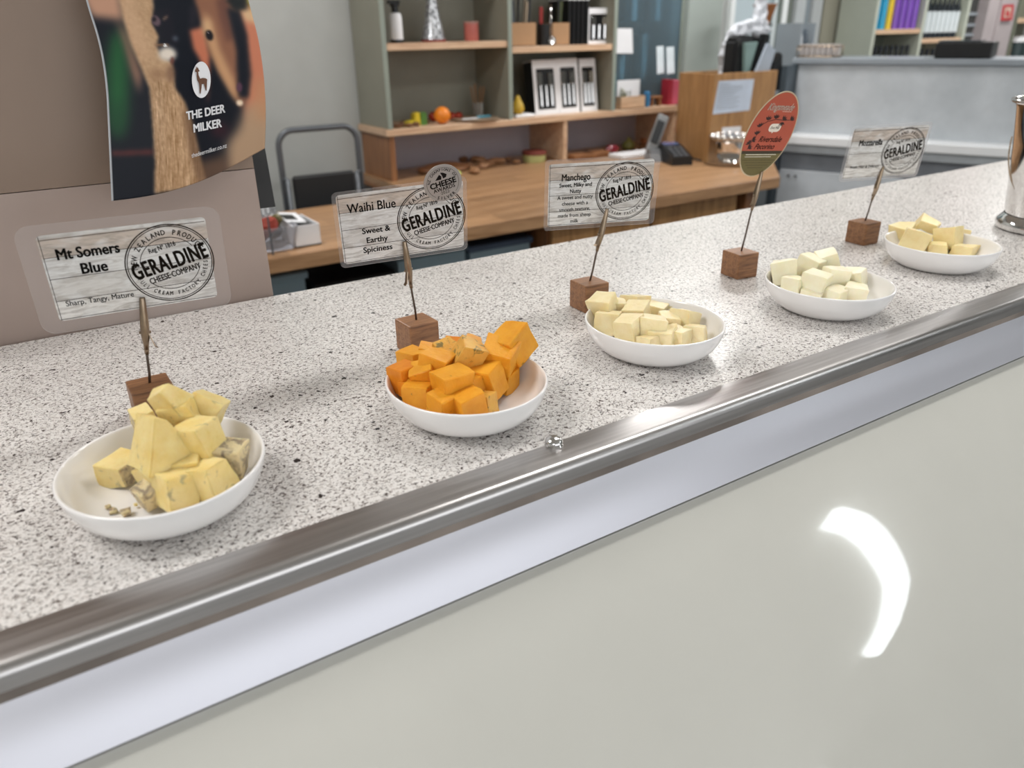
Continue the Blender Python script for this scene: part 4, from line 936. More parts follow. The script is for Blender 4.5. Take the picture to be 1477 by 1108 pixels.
for (pa_, pc_, pt, lb) in ((735, 773, 33, 'kraft box of dark utensils at left of upper right shelf'), (797, 821, 33, 'kraft box of green handled utensils, right of the ladle pot')):
    a, c = PXY(pa_, 56, 2.96), PXY(pc_, 56, 2.96); h_ = PXY(pa_, pt, 2.96).z-1.3875
    if pa_ == 735: a.x = HXD+.016
    t = thing('utensil_box', lb, 'box', ((a.x+c.x)/2, 3.0, 1.3875), 0, 'kraft utensil boxes'); tub_w = (c.x-a.x)/2
    b = BM(); bxx(b, -tub_w, tub_w, -.04, -.037, 0, h_); bxx(b, -tub_w, tub_w, .037, .04, 0, h_); bxx(b, -tub_w, -tub_w+.003, -.037, .037, 0, h_); bxx(b, tub_w-.003, tub_w, -.037, .037, 0, h_); bxx(b, -tub_w, tub_w, -.04, .04, 0, .003); obj('body', b, M_kraft, t)
    for k in range(9 if pa_ == 735 else 5):
        x = rn.uniform(-tub_w*.8, tub_w*.8); yv = rn.uniform(-.03, .03); b = BM(); tube(b, [(x*.8, yv, .006), (x*1.2, yv, h_+rn.uniform(.06, .12))], [.004, .006], 6)
        obj('utensil', b, [M_black, M_greyd, M_clip, M_blackm][k % 4] if pa_ == 735 else [plain('olive_handle', '#59603a', .5), M_black][k % 2], t)
p = PXY(786, 56, 2.99)
t = thing('ladle_pot', 'black pot holding a steel ladle between kraft boxes', 'pot', (p.x, 2.99, 1.3875))
b = BM(); lathe(b, [(0, 0), (.030, 0), (.032, .085), (.029, .085), (.028, .004), (0, .004)], n=20); obj('pot', b, M_blackm, t, True, auto=40)
t = thing('steel_ladle', 'steel ladle leaning out front of the black pot', 'utensil', (p.x, 2.955, 1.3875))
b = BM(); tube(b, [(.005, .0, .03), (.008, .004, .16)], .003, 6); obj('handle', b, M_chrome, t, True)
b = BM(); lathe(b, [(0, 0), (.014, .003), (.018, .012), (.018, .013), (.012, .006), (0, .003)], (.005, -.002, .018), 16, rot=Matrix.Rotation(R_(80), 4, 'X')); obj('bowl', b, M_chrome, t, True)
b = BM(); bxx(b, -.008, .008, -.003, .003, 0, .10, .001); single('red_utensil', b, plain('red_handle', '#8e2b28', .4), (p.x-.014, 3.0, 1.3875+.05), 'red handle standing in the black pot', 'utensil', smooth=False)

# board end right: card, planter, wood bits, red bag, papers on glass
t = thing('glass_cabinet', 'glass fronted cabinet with hazy jars between shelves and pillar', 'cabinet', (2.66, 3.1, ZB))
GX0, GX1, GY = HX1+.012, PX0-.004, 3.035
M_teal = plain('cabinet_teal_grey', '#4f626a', .5, 0, .05)
def part(nm, *bx6, m=M_teal, bev=0):
    b = BM(); bxx(b, *bx6, bev); return obj(nm, b, m, t, world=True)
part('back_panel', GX0, GX1, Y1-.012, Y1-.004, ZB, 2.1); part('side_panel', GX0, GX0+.01, GY+.01, Y1-.012, ZB, 2.1); part('side_panel', GX1-.01, GX1, GY+.01, Y1-.012, ZB, 2.1)
part('shelf', GX0+.01, GX1-.01, GY+.015, Y1-.012, 1.2, 1.212); part('shelf', GX0+.01, GX1-.01, GY+.015, Y1-.012, 1.468, 1.48); part('bottom', GX0+.01, GX1-.01, GY+.015, Y1-.012, ZB, ZB+.01)
part('glass_door', GX0, GX1, GY, GY+.005, ZB, 2.1, m=glass('blue_glass', (.62, .76, .82, 1), .10, .05, (.45, .55, .6, 1)))
part('door_edge', GX1-.012, GX1, GY-.004, GY-.0002, ZB, 2.1, m=M_greenf)
M_can = metal('hazy_canister', '#a9b4b8', .3)
for k, (x, z, r, h) in enumerate(((GX0+.07, 1.213, .045, .16), (GX0+.19, 1.213, .05, .2), (GX0+.33, 1.213, .05, .21), (GX0+.44, 1.213, .04, .15), (GX0+.09, 1.481, .06, .14), (GX0+.25, 1.481, .06, .17), (GX0+.40, 1.481, .06, .13))):
    b = BM(); lathe(b, [(0, 0), (r, 0), (r, h*.86), (r*.9, h*.9), (r*.92, h), (0, h)], n=20)
    single('storage_canister', b, M_can, (x, 3.125, z), ['canister at left end of lower cabinet shelf', 'tall canister second from left on lower cabinet shelf', 'tall canister third from left on lower cabinet shelf', 'short canister at right end of lower cabinet shelf', 'left canister on upper cabinet shelf', 'middle canister on upper cabinet shelf', 'right canister on upper cabinet shelf'][k]+', behind glass', 'canister', 'canisters behind the glass')
def sheet(nm, q4, Y, lb, cat, m=M_white, th=.001, par=None, grp=None):
    P4 = [PXY(x, y, Y) for x, y in q4]; c = sum(P4, Vector())/4
    b = BM(); A = [b.verts.new(p_-c) for p_ in P4]; B_ = [b.verts.new(p_-c+Vector((0, th, 0))) for p_ in P4]
    b.faces.new(A[::-1]); b.faces.new(B_)
    for i in range(4): b.faces.new((A[i], A[(i+1) % 4], B_[(i+1) % 4], B_[i]))
    bmesh.ops.recalc_face_normals(b, faces=b.faces)
    o = obj(nm, b, m); o.location = c; tag(o, lb, cat, grp); return o
sheet('notice', [(890, 41), (912, 41), (913, 77), (889, 77)], GY-.0012, 'white paper stuck on the cabinet glass, left', 'paper')
for k, (x0, x1) in enumerate(((947, 957), (961, 972))):
    sheet('hang_tag', [(x0, 67+k), (x1, 66+k), (x1+1, 105), (x0+1, 107)], GY-.0012, ['left', 'right'][k]+' one of two tall white tags on cabinet glass', 'paper', m=plain('bright_tag', '#e6f2f8', .3), grp='tall tags on the glass')
p = PXY(890, 155, 2.96)
b = BM(); box(b, (0, 0, .08), (.016, .05, .16), .001); single('teal_packet', b, plain('teal_packet', '#4b8794', .5), (HX1+.02, 2.965, ZB), 'thin teal packet standing against the shelf side', 'packet', smooth=False)
a, c = PXY(894, 150, 2.955), PXY(928, 150, 2.955); cxp = (a.x+c.x)/2; hw = (c.x-a.x)/2
t = thing('wooden_planter', 'small pale wooden planter box on the board beside glass', 'planter', (cxp, 2.975, ZB))
b = BM(); bxx(b, -hw, hw, -.03, -.026, 0, .055); bxx(b, -hw, hw, .026, .03, 0, .055); bxx(b, -hw, -hw+.004, -.026, .026, 0, .055); bxx(b, hw-.004, hw, -.026, .026, 0, .055); bxx(b, -hw, hw, -.03, .03, 0, .004); obj('box', b, M_oak, t)
b = BM(); rn = random.Random(2)
for k in range(26):
    x = rn.uniform(-hw*.85, -hw*.1); yv = rn.uniform(-.02, .02); z = rn.uniform(.05, .09); s_ = .008
    b.faces.new([b.verts.new((x+rn.uniform(-s_, s_), yv+rn.uniform(-s_, s_), z+rn.uniform(-s_, s_))) for _ in range(3)]); tube(b, [(x, yv, .01), (x, yv, z)], .0012, 4)
obj('greenery', b, plain('dusty_green', '#76784a', .6, 0, .3), t)
b = BM(); bxx(b, -hw*.0, hw*.55, -.012, -.008, .02, .085); bxx(b, -hw*.9, hw, .012, .016, .02, .125); obj('label_cards', b, M_white, t)
b = BM(); box(b, (0, 0, .035), (.018, .03, .07), .003); single('blue_packet', b, plain('blue_packet', '#3f7fae', .4), (PXY(934, 145, 2.96).x, 2.965, ZB), 'small blue packet right of the planter', 'packet', smooth=False)
p = PXY(947, 142, 2.97)
t = thing('wooden_bridge', 'little brown wooden stand on board end', 'stand', (p.x, 2.985, ZB))
b = BM(); bxx(b, -.035, .035, -.02, .02, .035, .045, .002); obj('top', b, M_brown, t); 
for s_ in (-.026, .026): b = BM(); bxx(b, s_-.006, s_+.006, -.016, .016, 0, .0345); obj('leg', b, M_brown, t)
p = PXY(969, 138, 2.975)
t = thing('red_gift_bag', 'red and pink paper bag at right end of base board', 'bag', (p.x, 2.985, ZB))
b = BM(); box(b, (0, 0, .056), (.075, .05, .112), .002); obj('bag_body', b, plain('pink_paper', '#c4566a', .5, 0, .1), t); b = BM(); bxx(b, -.0385, -.012, -.0265, .0265, .002, .118); obj('gusset', b, plain('red_paper', '#9c2434', .5, 0, .1), t)

# under the base board, on the desk --------------------------------------
def ondesk(px, py): return atz(px, py, ZD)
p = ondesk(774, 234)
t = thing('lidded_pot', 'pale green pot with dark red lid beneath the base board', 'pot', (p.x, p.y+.02, ZD))
b = BM(); lathe(b, [(0, 0), (.048, 0), (.052, .006), (.053, .034), (0, .034)], n=28); obj('pot', b, plain('pale_green_pot', '#b7bb80', .45), t, True, auto=40)
b = BM(); lathe(b, [(0, .0345), (.056, .0345), (.056, .048), (.05, .051), (0, .052)], n=28); obj('lid', b, plain('dark_red_lid', '#7a3d34', .45), t, True, auto=40)
p = ondesk(628, 243)
b = BM(); lathe(b, [(0, 0), (.11, 0), (.125, .008), (.12, .02), (.05, .035), (0, .037)], n=30, sx=1, sy=.6); single('wooden_board', b, M_brown, (p.x, p.y-.08, ZD), 'round brown wooden board with domed top behind Waihi Blue card', 'board')
rn = random.Random(12)
for k, (px, py) in enumerate(((655, 255), (672, 243), (684, 250), (697, 243), (690, 234), (705, 240), (717, 236), (733, 233), (744, 237), (668, 233))):
    p = ondesk(px, py); b = BM(); bmesh.ops.create_icosphere(b, subdivisions=2, radius=.034 if k not in (7, 8) else .02)
    for v in b.verts: v.co = Vector((v.co.x*1.15, v.co.y*.7, max(0, v.co.z*.45+.012)))*(1+rn.uniform(-.15, .15))
    col_ = '#a6a85a' if k == 0 else ('#6c4630' if k % 2 else '#8a5f3f')
    single('driftwood_piece', b, wood('driftwood_'+col_[1:], col_, '#9c7450' if k else '#b4bd6c', 20, 0, .7), (p.x, p.y, ZD), 'brown knotty wood piece on desk behind, '+['green tinged, nearest the silver sticker', 'second from the sticker', 'third from the sticker at front', 'large, middle of the row', 'behind the large middle one', 'right of the large middle one', 'sixth along, near the wall', 'small dark one left of the green pot', 'small one touching the green pot', 'back left one near the round board'][k], 'ornament', 'knotty wood pieces on the desk', rz=rn.uniform(0, 3))
for k, (px, py, lb) in enumerate(((838, 229, 'flat brown wooden tray under right half of board'), (858, 226, 'second flat brown wooden tray behind first'))):
    p = ondesk(px, py); b = BM(); box(b, (0, 0, .012), (.13, .08, .024), .005, seg=2); single('wooden_tray', b, M_brown, (p.x, p.y, ZD), lb, 'tray', smooth=False, rz=.2*k)
p = ondesk(882, 222); t = thing('red_packet', 'crinkled dark red packet beneath the base board', 'packet', (p.x, p.y, ZD), .4)
b = BM(); bmesh.ops.create_icosphere(b, subdivisions=3, radius=.05)
for v in b.verts: v.co = Vector((v.co.x, v.co.y*.5, max(0, v.co.z*.5+.018)))*(1+rn.uniform(-.13, .13))
obj('wrapper', b, plain('crimson_film', '#8d2536', .25, 0, .3), t)
p = ondesk(906, 216); t = thing('olive_gourd', 'small olive green gourd right of red packet', 'ornament', (p.x, p.y, ZD))
b = BM(); lathe(b, [(0, 0), (.026, .004), (.034, .02), (.026, .036), (.010, .048), (.006, .06), (0, .062)], n=20); obj('body', b, plain('olive_skin', '#6b6a34', .5), t, True); b = BM(); tube(b, [(.01, 0, .05), (.04, -.01, .03), (.065, -.015, .004)], .004, 6); obj('stalk', b, M_clip, t)
a_, c_ = ondesk(905, 231), ondesk(930, 220)
b = BM(); box(b, (0, 0, .01), (.26, .10, .018), .003); single('white_tray', b, M_white, ((a_.x+c_.x)/2, (a_.y+c_.y)/2, ZD), 'white shallow tray behind the Manchego card', 'tray', smooth=False, rz=.0)
p = ondesk(932, 207); b = BM(); box(b, (0, 0, .015), (.06, .04, .03), .005); single('orange_pack', b, plain('orange_pack', '#a8673c', .5), (p.x, min(p.y, 3.13), ZD), 'small orange brown pack at right end beneath board', 'packet', smooth=False)

# cordless phone and card terminal
p = ondesk(946, 231)
t = thing('cordless_phone', 'grey cordless phone upright in its cradle by the terminal', 'phone', (p.x, p.y, ZD), R_(-25))
b = BM(); prism(b, [(-.06, 0), (.05, 0), (.05, .02), (.01, .055), (-.03, .05)], -.04, .04, 'x'); obj('cradle', b, plain('cradle_grey', '#6b6d70', .4), t)
b = BM(); box(b, (0, .005, .115), (.052, .024, .17), .008, (R_(-10), R_(22), 0), 2); obj('handset', b, plain('handset_silver', '#8d9092', .35), t)
b = BM(); box(b, (-.004, -.0125, .125), (.036, .006, .10), .001, (R_(-10), R_(22), 0)); obj('keypad', b, M_black, t)
p = ondesk(977, 236)
t = thing('card_terminal', 'black payment terminal with blue grey screen on the desk', 'terminal', (p.x+.01, p.y+.03, ZD), R_(-22))
b = BM(); prism(b, [(-.09, 0), (.09, 0), (.09, .075), (.04, .07), (-.09, .035)], -.047, .047, 'x'); obj('body', b, M_black, t)
b = BM(); box(b, (0, .066, .0735), (.07, .05, .004), .001, (R_(6), 0, 0)); obj('screen', b, plain('screen_blue', '#4d6288', .15), t)
for r in range(4):
    for c in range(3): b = BM(); box(b, (-.024+.024*c, -.072+.026*r, .0415+.0073*r), (.018, .016, .004), .001, (R_(15), 0, 0)); obj('key', b, M_greyd, t)
b = BM(); tube(b, [(.03, .09, .012), (.06, .11, .008), (.085, .08, .03), (.10, .03, .008), (.12, -.02, .006)], .004, 6); obj('cable', b, M_black, t, True)
# red striped strip at the end of hutch
b = BM(); bxx(b, HXE-.003, HXE+.0005, HY-.001, HY+.012, .97, 1.035); single('red_tape', b, plain('red_tape', '#c94f45', .5), (0, 0, 0), 'strip of red tape on the right end leg of shelves', 'tape', smooth=False)
# tall wooden box with bag and towels
BX0, BX1, BY0, BY1, BZ = 2.646, 3.048, 2.50, 2.712, 1.266
t = thing('wooden_bin', 'tall open wooden box with notices at the right end of the desk', 'box', (2.85, 2.6, ZD))
for nm, q in (('front_panel', (BX0, BX1, BY0, BY0+.014)), ('rear_panel', (BX0, BX1, BY1-.014, BY1)), ('side_panel', (BX0, BX0+.014, BY0+.0142, BY1-.0142)), ('side_panel', (BX1-.014, BX1, BY0+.0142, BY1-.0142))):
    b = BM(); bxx(b, *q, ZD+.0005, BZ, .001); obj(nm, b, M_ply, t, world=True)
b = BM(); bxx(b, BX0+.014, BX1-.014, BY0+.014, BY1-.014, ZD+.0005, ZD+.012); obj('bottom', b, M_ply, t, world=True)
n1 = sheet('notice', [(1037, 117), (1088, 114), (1081, 159), (1028, 165)], BY0-.0015, 'printed notice taped to front of the tall wooden box, upper one', 'paper', m=plain('notice_paper', '#c9d4e4', .4))
b = BM(); rn = random.Random(6)
for k in range(12):
    y = 122+k*3.2; L = rn.uniform(22, 36) if k else 15; a_, c_ = PXY(1039-.18*(y-118), y, BY0-.0022), PXY(1039-.18*(y-118)+L, y-.7, BY0-.0022)
    b.faces.new([b.verts.new(q-n1.location) for q in (a_, c_, c_+Vector((0, 0, .0016)), a_+Vector((0, 0, .0016)))])
obj('print_lines', b, M_greyd, n1)
sheet('notice', [(1042, 184), (1069, 182), (1067, 206), (1040, 208)], BY0-.0015, 'small white label on box front, above the steel pot', 'paper')
t = thing('black_bag', 'black bag with grey strap stuffed in the tall wooden box', 'bag', (2.86, 2.6, ZD+.3))
def blob(name, pts, Y0_, Y1_, mat, t, bev=.012):
    b = BM(); P3 = [PXY(x, y, (Y0_+Y1_)/2) for x, y in pts]; prism(b, [(p_.x, p_.z) for p_ in P3], Y0_, Y1_, 'y')
    bmesh.ops.bevel(b, geom=list(b.edges), offset=bev, segments=2, affect='EDGES', clamp_overlap=True); return obj(name, b, mat, t, True, True, auto=50)
blob('bag_body', [(1046, 130), (1053, 58), (1060, 50), (1084, 52), (1096, 62), (1106, 130)], 2.585, 2.66, M_blackm, t)
blob('strap', [(1076, 130), (1099, 48), (1108, 50), (1090, 130)], 2.545, 2.58, M_black, t, .006)
t = thing('grey_folder', 'pale grey folder slanting out of the wooden box', 'folder', (2.95, 2.55, ZD+.3))
blob('cover', [(1078, 130), (1106, 62), (1118, 72), (1100, 130)], 2.530, 2.542, plain('folder_grey', '#a7b1bd', .4), t, .002)
t = thing('black_pouch', 'small rounded black pouch at right side of wooden box', 'bag', (3.0, 2.56, ZD+.3))
blob('pouch', [(1098, 130), (1106, 88), (1122, 74), (1121, 130)], 2.60, 2.67, M_black, t, .01)
t = thing('teal_notebook', 'greyish teal notebook in the wooden box before the bag', 'book', (2.86, 2.55, ZD+.3))
blob('cover', [(1072, 110), (1073, 62), (1092, 60), (1077, 112)], 2.562, 2.580, plain('teal_book', '#7f9894', .5), t, .002)
Mcl = plain('white_towel', '#c9ccd2', .8, 0, .04)
t = thing('white_towel', 'crumpled white cloth draped over bag in the wooden box', 'towel', (2.85, 2.65, ZD+.3))
def cloth(name, pts, r, Y_, t):
    """cloth roll: a lumpy closed tube along the drape"""
    P3 = [PXY(x, y, Y_) for x, y in pts]; fine_ = []
    for a_, c_ in zip(P3, P3[1:]):
        for k in range(6): fine_.append(a_.lerp(c_, k/6))
    fine_.append(P3[-1]); b = BM(); tube(b, fine_, [r*(.92+.08*math.sin(k*1.3)) for k in range(len(fine_))], 12)
    from mathutils import noise as nz
    for v in b.verts: v.co += Vector((nz.noise(v.co*20), nz.noise(v.co*20+Vector((9, 0, 0)))*.6, nz.noise(v.co*20+Vector((0, 7, 0)))))*.011
    obj(name, b, Mcl, t, True, True)
o = blob('drape', [(1037, 114), (1040, 70), (1050, 44), (1072, 29), (1086, 30), (1091, 14), (1092, -14), (1104, -14), (1105, 30), (1109, 44), (1097, 57), (1085, 49), (1068, 50), (1056, 58), (1050, 80), (1048, 114)], 2.664, 2.694, Mcl, t, .006)
md = o.modifiers.new('r', 'REMESH'); md.mode = 'VOXEL'; md.voxel_size = .006; md.use_smooth_shade = True
tx = bpy.data.textures.new('folds', 'CLOUDS'); tx.noise_scale = .035
md = o.modifiers.new('d', 'DISPLACE'); md.texture = tx; md.strength = .035; md.mid_level = .5
md = o.modifiers.new('sm', 'SMOOTH'); md.factor = .5; md.iterations = 4
# brown tub on the window ledge side, hung on a post
p = PXY(1120, 34, 2.72)
t = thing('brown_pot', 'tapered brown pot standing on a stack behind the wooden box', 'pot', (p.x, 2.8, 0))
pc = PXY(1121, 34, 2.8); pt_ = PXY(1121, 6, 2.8).z
b = BM(); lathe(b, [(0, pc.z), (.030, pc.z), (.052, pt_-.008), (.056, pt_-.008), (.056, pt_), (.05, pt_), (.028, pc.z+.006), (0, pc.z+.006)], n=24); obj('pot', b, plain('terracotta_brown', '#8a5529', .6, 0, .06), t, True, auto=40)
b = BM(); lathe(b, [(0, 0), (.14, 0), (.14, .015), (.014, .03), (.014, pc.z-.012), (.045, pc.z-.01), (.045, pc.z-.0005), (0, pc.z-.0005)], n=20); obj('stand', b, M_chrome, t, True, auto=40)
# steel pot on tray
p = ondesk(1053, 241)
t = thing('steel_tray', 'round steel tray under the small steel pot', 'tray', (p.x+.06, p.y+.07, ZD)); sp_ = Vector((p.x+.06, p.y+.07, ZD))
b = BM(); lathe(b, [(0, 0), (.092, 0), (.104, .007), (.105, .009), (.09, .005), (0, .004)], n=36); obj('tray', b, M_chrome, t, True, auto=40)
t = thing('steel_pot', 'small polished steel pot with wide rim on the tray', 'pot', sp_+Vector((.0, .0, .0095)))
b = BM(); lathe(b, [(0, 0), (.045, 0), (.040, .008), (.052, .02), (.058, .085), (.078, .095), (.080, .102), (.074, .110), (.055, .100), (.05, .02), (0, .016)], n=32); obj('body', b, M_chrome, t, True, auto=50)
b = BM(); bmesh.ops.create_icosphere(b, subdivisions=2, radius=.01)
for k in range(8):
    pass
bmesh.ops.delete(b, geom=b.verts[:], context='VERTS')
for k in range(16):
    a = k*PI/8; r = bmesh.ops.create_icosphere(b, subdivisions=2, radius=.0115); bmesh.ops.translate(b, vec=(.078*math.cos(a), .078*math.sin(a), .107), verts=r['verts'])
obj('beaded_rim', b, M_chrome, t, True)

# left end of desk: tub with sachets, white box, sign, folding stool
a_, c_ = ondesk(372, 366), ondesk(429, 358)
t = thing('clear_tub', 'clear plastic tub with red and olive wrappers, by the white box', 'tub', ((a_.x+c_.x)/2, 2.20, ZD))
hw = (c_.x-a_.x)/2; MG = glass('clear_plastic', (.93, .94, .96, 1), .16, .1, (.75, .76, .8, 1))
b = BM(); pro = rrect(2*hw, .16, .02, 4); pro2 = rrect(2*hw+.02, .18, .02, 4)
A = [b.verts.new((x, y, .002)) for x, y in pro]; B_ = [b.verts.new((x, y, .066)) for x, y in pro2]; n = len(A); b.faces.new(A)
for i in range(n): b.faces.new((A[i], A[(i+1) % n], B_[(i+1) % n], B_[i]))
o = obj('tub_body', b, MG, t); o.modifiers.new('s', 'SOLIDIFY').thickness = .0015
for k, (dx, dz, col_, s_) in enumerate(((-.01, .065, '#b44a3c', .036), (.018, .072, '#6b6238', .030), (-.02, .03, '#a8564a', .03), (.025, .03, '#8d8d92', .028))):
    b = BM(); bmesh.ops.create_icosphere(b, subdivisions=2, radius=s_)
    for v in b.verts: v.co = Vector((v.co.x, v.co.y*.8, v.co.z*.8))*(1+rn.uniform(-.12, .12))+Vector((dx, -.02+.02*k, dz))
    obj('wrapper', b, plain('wrapper_%d' % k, col_, .3, 0, .25), t)
P4 = [(373, 303), (393, 294), (397, 309), (375, 314)]
P4 = [(374, 302), (395, 295), (399, 308), (378, 315)]
sg = sheet('price_sign', P4, 2.085, 'small white sign reading LUE above the clear tub', 'sign')
b = BM(); put(b, text2d('LUE', .030, .004, .9), lambda X, Y: PXY(387, 305, 2.083)+Vector((X, 0, Y+X*.16))-sg.location); obj('lettering', b, M_greyd, sg)
b = BM(); cpt = PXY(386, 312, 2.087); bxx(b, cpt.x-.002, cpt.x+.002, 2.087, 2.091, ZD, cpt.z+.01); bmesh.ops.translate(b, vec=-sg.location, verts=b.verts); obj('stem', b, M_greyd, sg)
a_, c_ = ondesk(431, 360), ondesk(465, 353)
t = thing('white_box', 'open white box with black contents at left end of the desk', 'box', ((a_.x+c_.x)/2, 2.20, ZD)); hw = (c_.x-a_.x)/2+.0
b = BM(); bxx(b, -hw, hw, -.075, -.071, 0, .06); bxx(b, -hw, hw, .071, .075, 0, .06); bxx(b, -hw, -hw+.004, -.071, .071, 0, .06); bxx(b, hw-.004, hw, -.071, .071, 0, .06); bxx(b, -hw, hw, -.075, .075, 0, .004); obj('body', b, M_white, t)
b = BM(); bxx(b, -hw+.005, hw-.005, -.07, .07, .01, .052); obj('contents', b, M_black, t)
b = BM(); box(b, (-.012, .02, .066), (2*hw*.8, .10, .004), .001, (R_(5), R_(8), 0)); obj('inner_card', b, M_white, t)
b = BM(); box(b, (-.02, .015, .0695), (.035, .05, .002), 0, (R_(5), R_(8), 0)); obj('black_patch', b, M_black, t)
# folding stool on the floor between desk and wall, its loop and black seat showing above the desk
YS = 2.84
t = thing('folding_stool', 'folded black step stool with grey tube loop behind left end of desk', 'stool', (1.0, YS, 0))
xl, xr = PXY(405, 235, YS).x, PXY(518, 230, YS).x; zt = (PXY(424, 187, YS).z+PXY(500, 182, YS).z)/2
b = BM(); rr = .055; pts = [Vector((xl, YS, .012)), Vector((xl, YS, zt-rr))]
for k in range(1, 7): a = PI-k*PI/12; pts.append(Vector((xl+rr+rr*math.cos(a), YS, zt-rr+rr*math.sin(a))))
for k in range(0, 7): a = PI/2-k*PI/12; pts.append(Vector((xr-rr+rr*math.cos(a), YS, zt-rr+rr*math.sin(a))))
pts.append(Vector((xr, YS, .012)))
tube(b, pts, .011, 10); obj('tube_frame', b, M_greyd, t, True, True)
P4 = [PXY(x, y, YS-.05) for x, y in ((420, 254), (511, 247))]; zs = (P4[0].z+P4[1].z)/2
b = BM(); bxx(b, P4[0].x+.004, P4[1].x, YS-.055, YS-.03, zs-.32, zs, .008); obj('seat_step', b, M_blackm, t, world=True)
b = BM(); 
for x in (P4[0].x-.012, P4[1].x+.012): tube(b, [(x, YS-.04, zs-.01), (x, YS-.06, .012)], .009, 8)
tube(b, [(P4[0].x-.012, YS-.04, zs-.01), (xl, YS, zs-.012)], .006, 6); tube(b, [(P4[1].x+.012, YS-.04, zs-.01), (xr, YS, zs-.012)], .006, 6); obj('front_legs', b, M_greyd, t, True, True)
b = BM(); bxx(b, P4[0].x+.0, P4[1].x, YS-.05, YS-.03, .30, .32, .003); bxx(b, P4[0].x-.005, P4[1].x+.005, YS-.055, YS-.04, .60, .615); obj('lower_step', b, M_blackm, t, world=True)

# ------------------------------------------------------------------ grey bar at right
A_ = atz(1150, 84, 1.305); dirv = Vector((math.sin(R_(22)), -math.cos(R_(22)), 0)); rz = math.atan2(dirv.y, dirv.x)
t = thing('back_bar', 'grey high bar with pale work ledge behind the counter', 'bar', (A_.x, A_.y, 0), rz)
def bp(nm, x0, x1, y0, y1, z0, z1, m, bev=.001):
    b = BM(); bxx(b, x0, x1, y0, y1, z0, z1, bev); return obj(nm, b, m, t)
LB = 1.75
M_splash = NT('brushed_grey_board'); nz = M_splash.noise(M_splash.coords('Object', (2, 2, 2)), 2.5, 5, .6); M_splash.l(M_splash.ramp(nz, [(.3, lin('#b4babf')), (.7, lin('#cdd2d7'))]), M_splash.b.inputs['Base Color']); M_splash.set(Roughness=.35, Metallic=.2)
bp('splash_panel', .01, LB, 0, .03, .95, 1.278, M_splash.m)
bp('top_ledge', -.02, LB, -.02, .34, 1.280, 1.306, plain('ledge_grey', '#8f969d', .4, .1, .03), .003)
bp('end_panel', -.02, .008, -.16, .32, 0, 1.278, plain('bar_end_dark', '#3f4a52', .5))
bp('rear_body', .01, LB, .031, .30, 0, 1.278, M_grey)
bp('work_ledge', .0085, LB, -.14, -.0005, .925, .965, plain('white_ledge', '#eef0f2', .3, 0, .01), .003)
bp('ledge_rail', .0085, LB, -.12, -.0005, .885, .924, plain('pale_grey_rail', '#b9bfc4', .35))
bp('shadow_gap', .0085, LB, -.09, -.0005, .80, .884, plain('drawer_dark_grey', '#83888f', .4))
for k in range(3):
    x0 = .012+k*.58; d = bp('door', x0, x0+.572, -.105, -.0005, .09, .798, plain('door_grey', '#ccd2d8', .35), .002)
    for s_ in (.05, .085): b = BM(); lathe(b, [(0, 0), (.006, 0), (.006, .006), (0, .007)], (x0+s_, -.105, .77), 12, rot=Matrix.Rotation(R_(90), 4, 'X')); h = obj('stud', b, M_greyd, t); h.parent = d
bp('kick_board', .0085, LB, -.07, -.0005, 0, .089, M_blackm)
def onbar(px, py): return atz(px, py, 1.3065)
a_, c_ = onbar(1152, 82), onbar(1211, 82)
def bar_local(px, back=.0): 
    # where the ray to this photo column meets the ledge, a little behind its front edge
    o_ = Vector((A_.x, A_.y)); n_ = Vector((-dirv.y, dirv.x)); n_ = n_ if n_.dot(Vector((1, 1))) > 0 else -n_
    o_ = o_+n_*back; d = ray(px, 80); 
    M2 = np.array([[d.x, -dirv.x], [d.y, -dirv.y]]); s_, q = np.linalg.solve(M2, np.array([o_.x, o_.y])); return Vector((o_.x+dirv.x*q, o_.y+dirv.y*q, 1.3065))
p0, p1 = bar_local(1153, .1), bar_local(1211, .1); c = (p0+p1)/2; L = (p1-p0).length
t = thing('wire_basket', 'low silver basket of white cups on left end of the bar', 'basket', c, rz)
b = BM(); tube(b, [(x, y, .05) for x, y in rrect(L, .14, .02, 4)], .0035, 6, True); tube(b, [(x, y, .004) for x, y in rrect(L-.01, .13, .02, 4)], .0035, 6, True)
for k, (x, y) in enumerate(rrect(L, .14, .02, 4)): 
    if k % 2 == 0: tube(b, [(x, y, .004), (x, y, .05)], .002, 5)
obj('wire_frame', b, M_clip, t, True)
for k in range(7):
    for r in range(2):
        b = BM(); lathe(b, [(0, 0), (.010, 0), (.012, .05), (0, .052)], (-L/2+.018+k*(L-.036)/6, -.035+.07*r, .008), 12); obj('cup', b, plain('cup_pale', '#b5aeab', .3, 0, .05), t, True, auto=40)
p0, p1 = bar_local(1352, .1), bar_local(1434, .1); c = (p0+p1)/2; L = (p1-p0).length
t = thing('black_case', 'shallow black case lying on right end of the bar', 'case', c, rz)
b = BM(); box(b, (0, 0, .033), (L, .2, .066), .006, seg=2); obj('case_body', b, M_black, t); b = BM(); box(b, (-L*.1, 0, .069), (L*.75, .16, .006), .002); obj('glossy_lid', b, plain('smoky_lid', '#3c4347', .15), t)

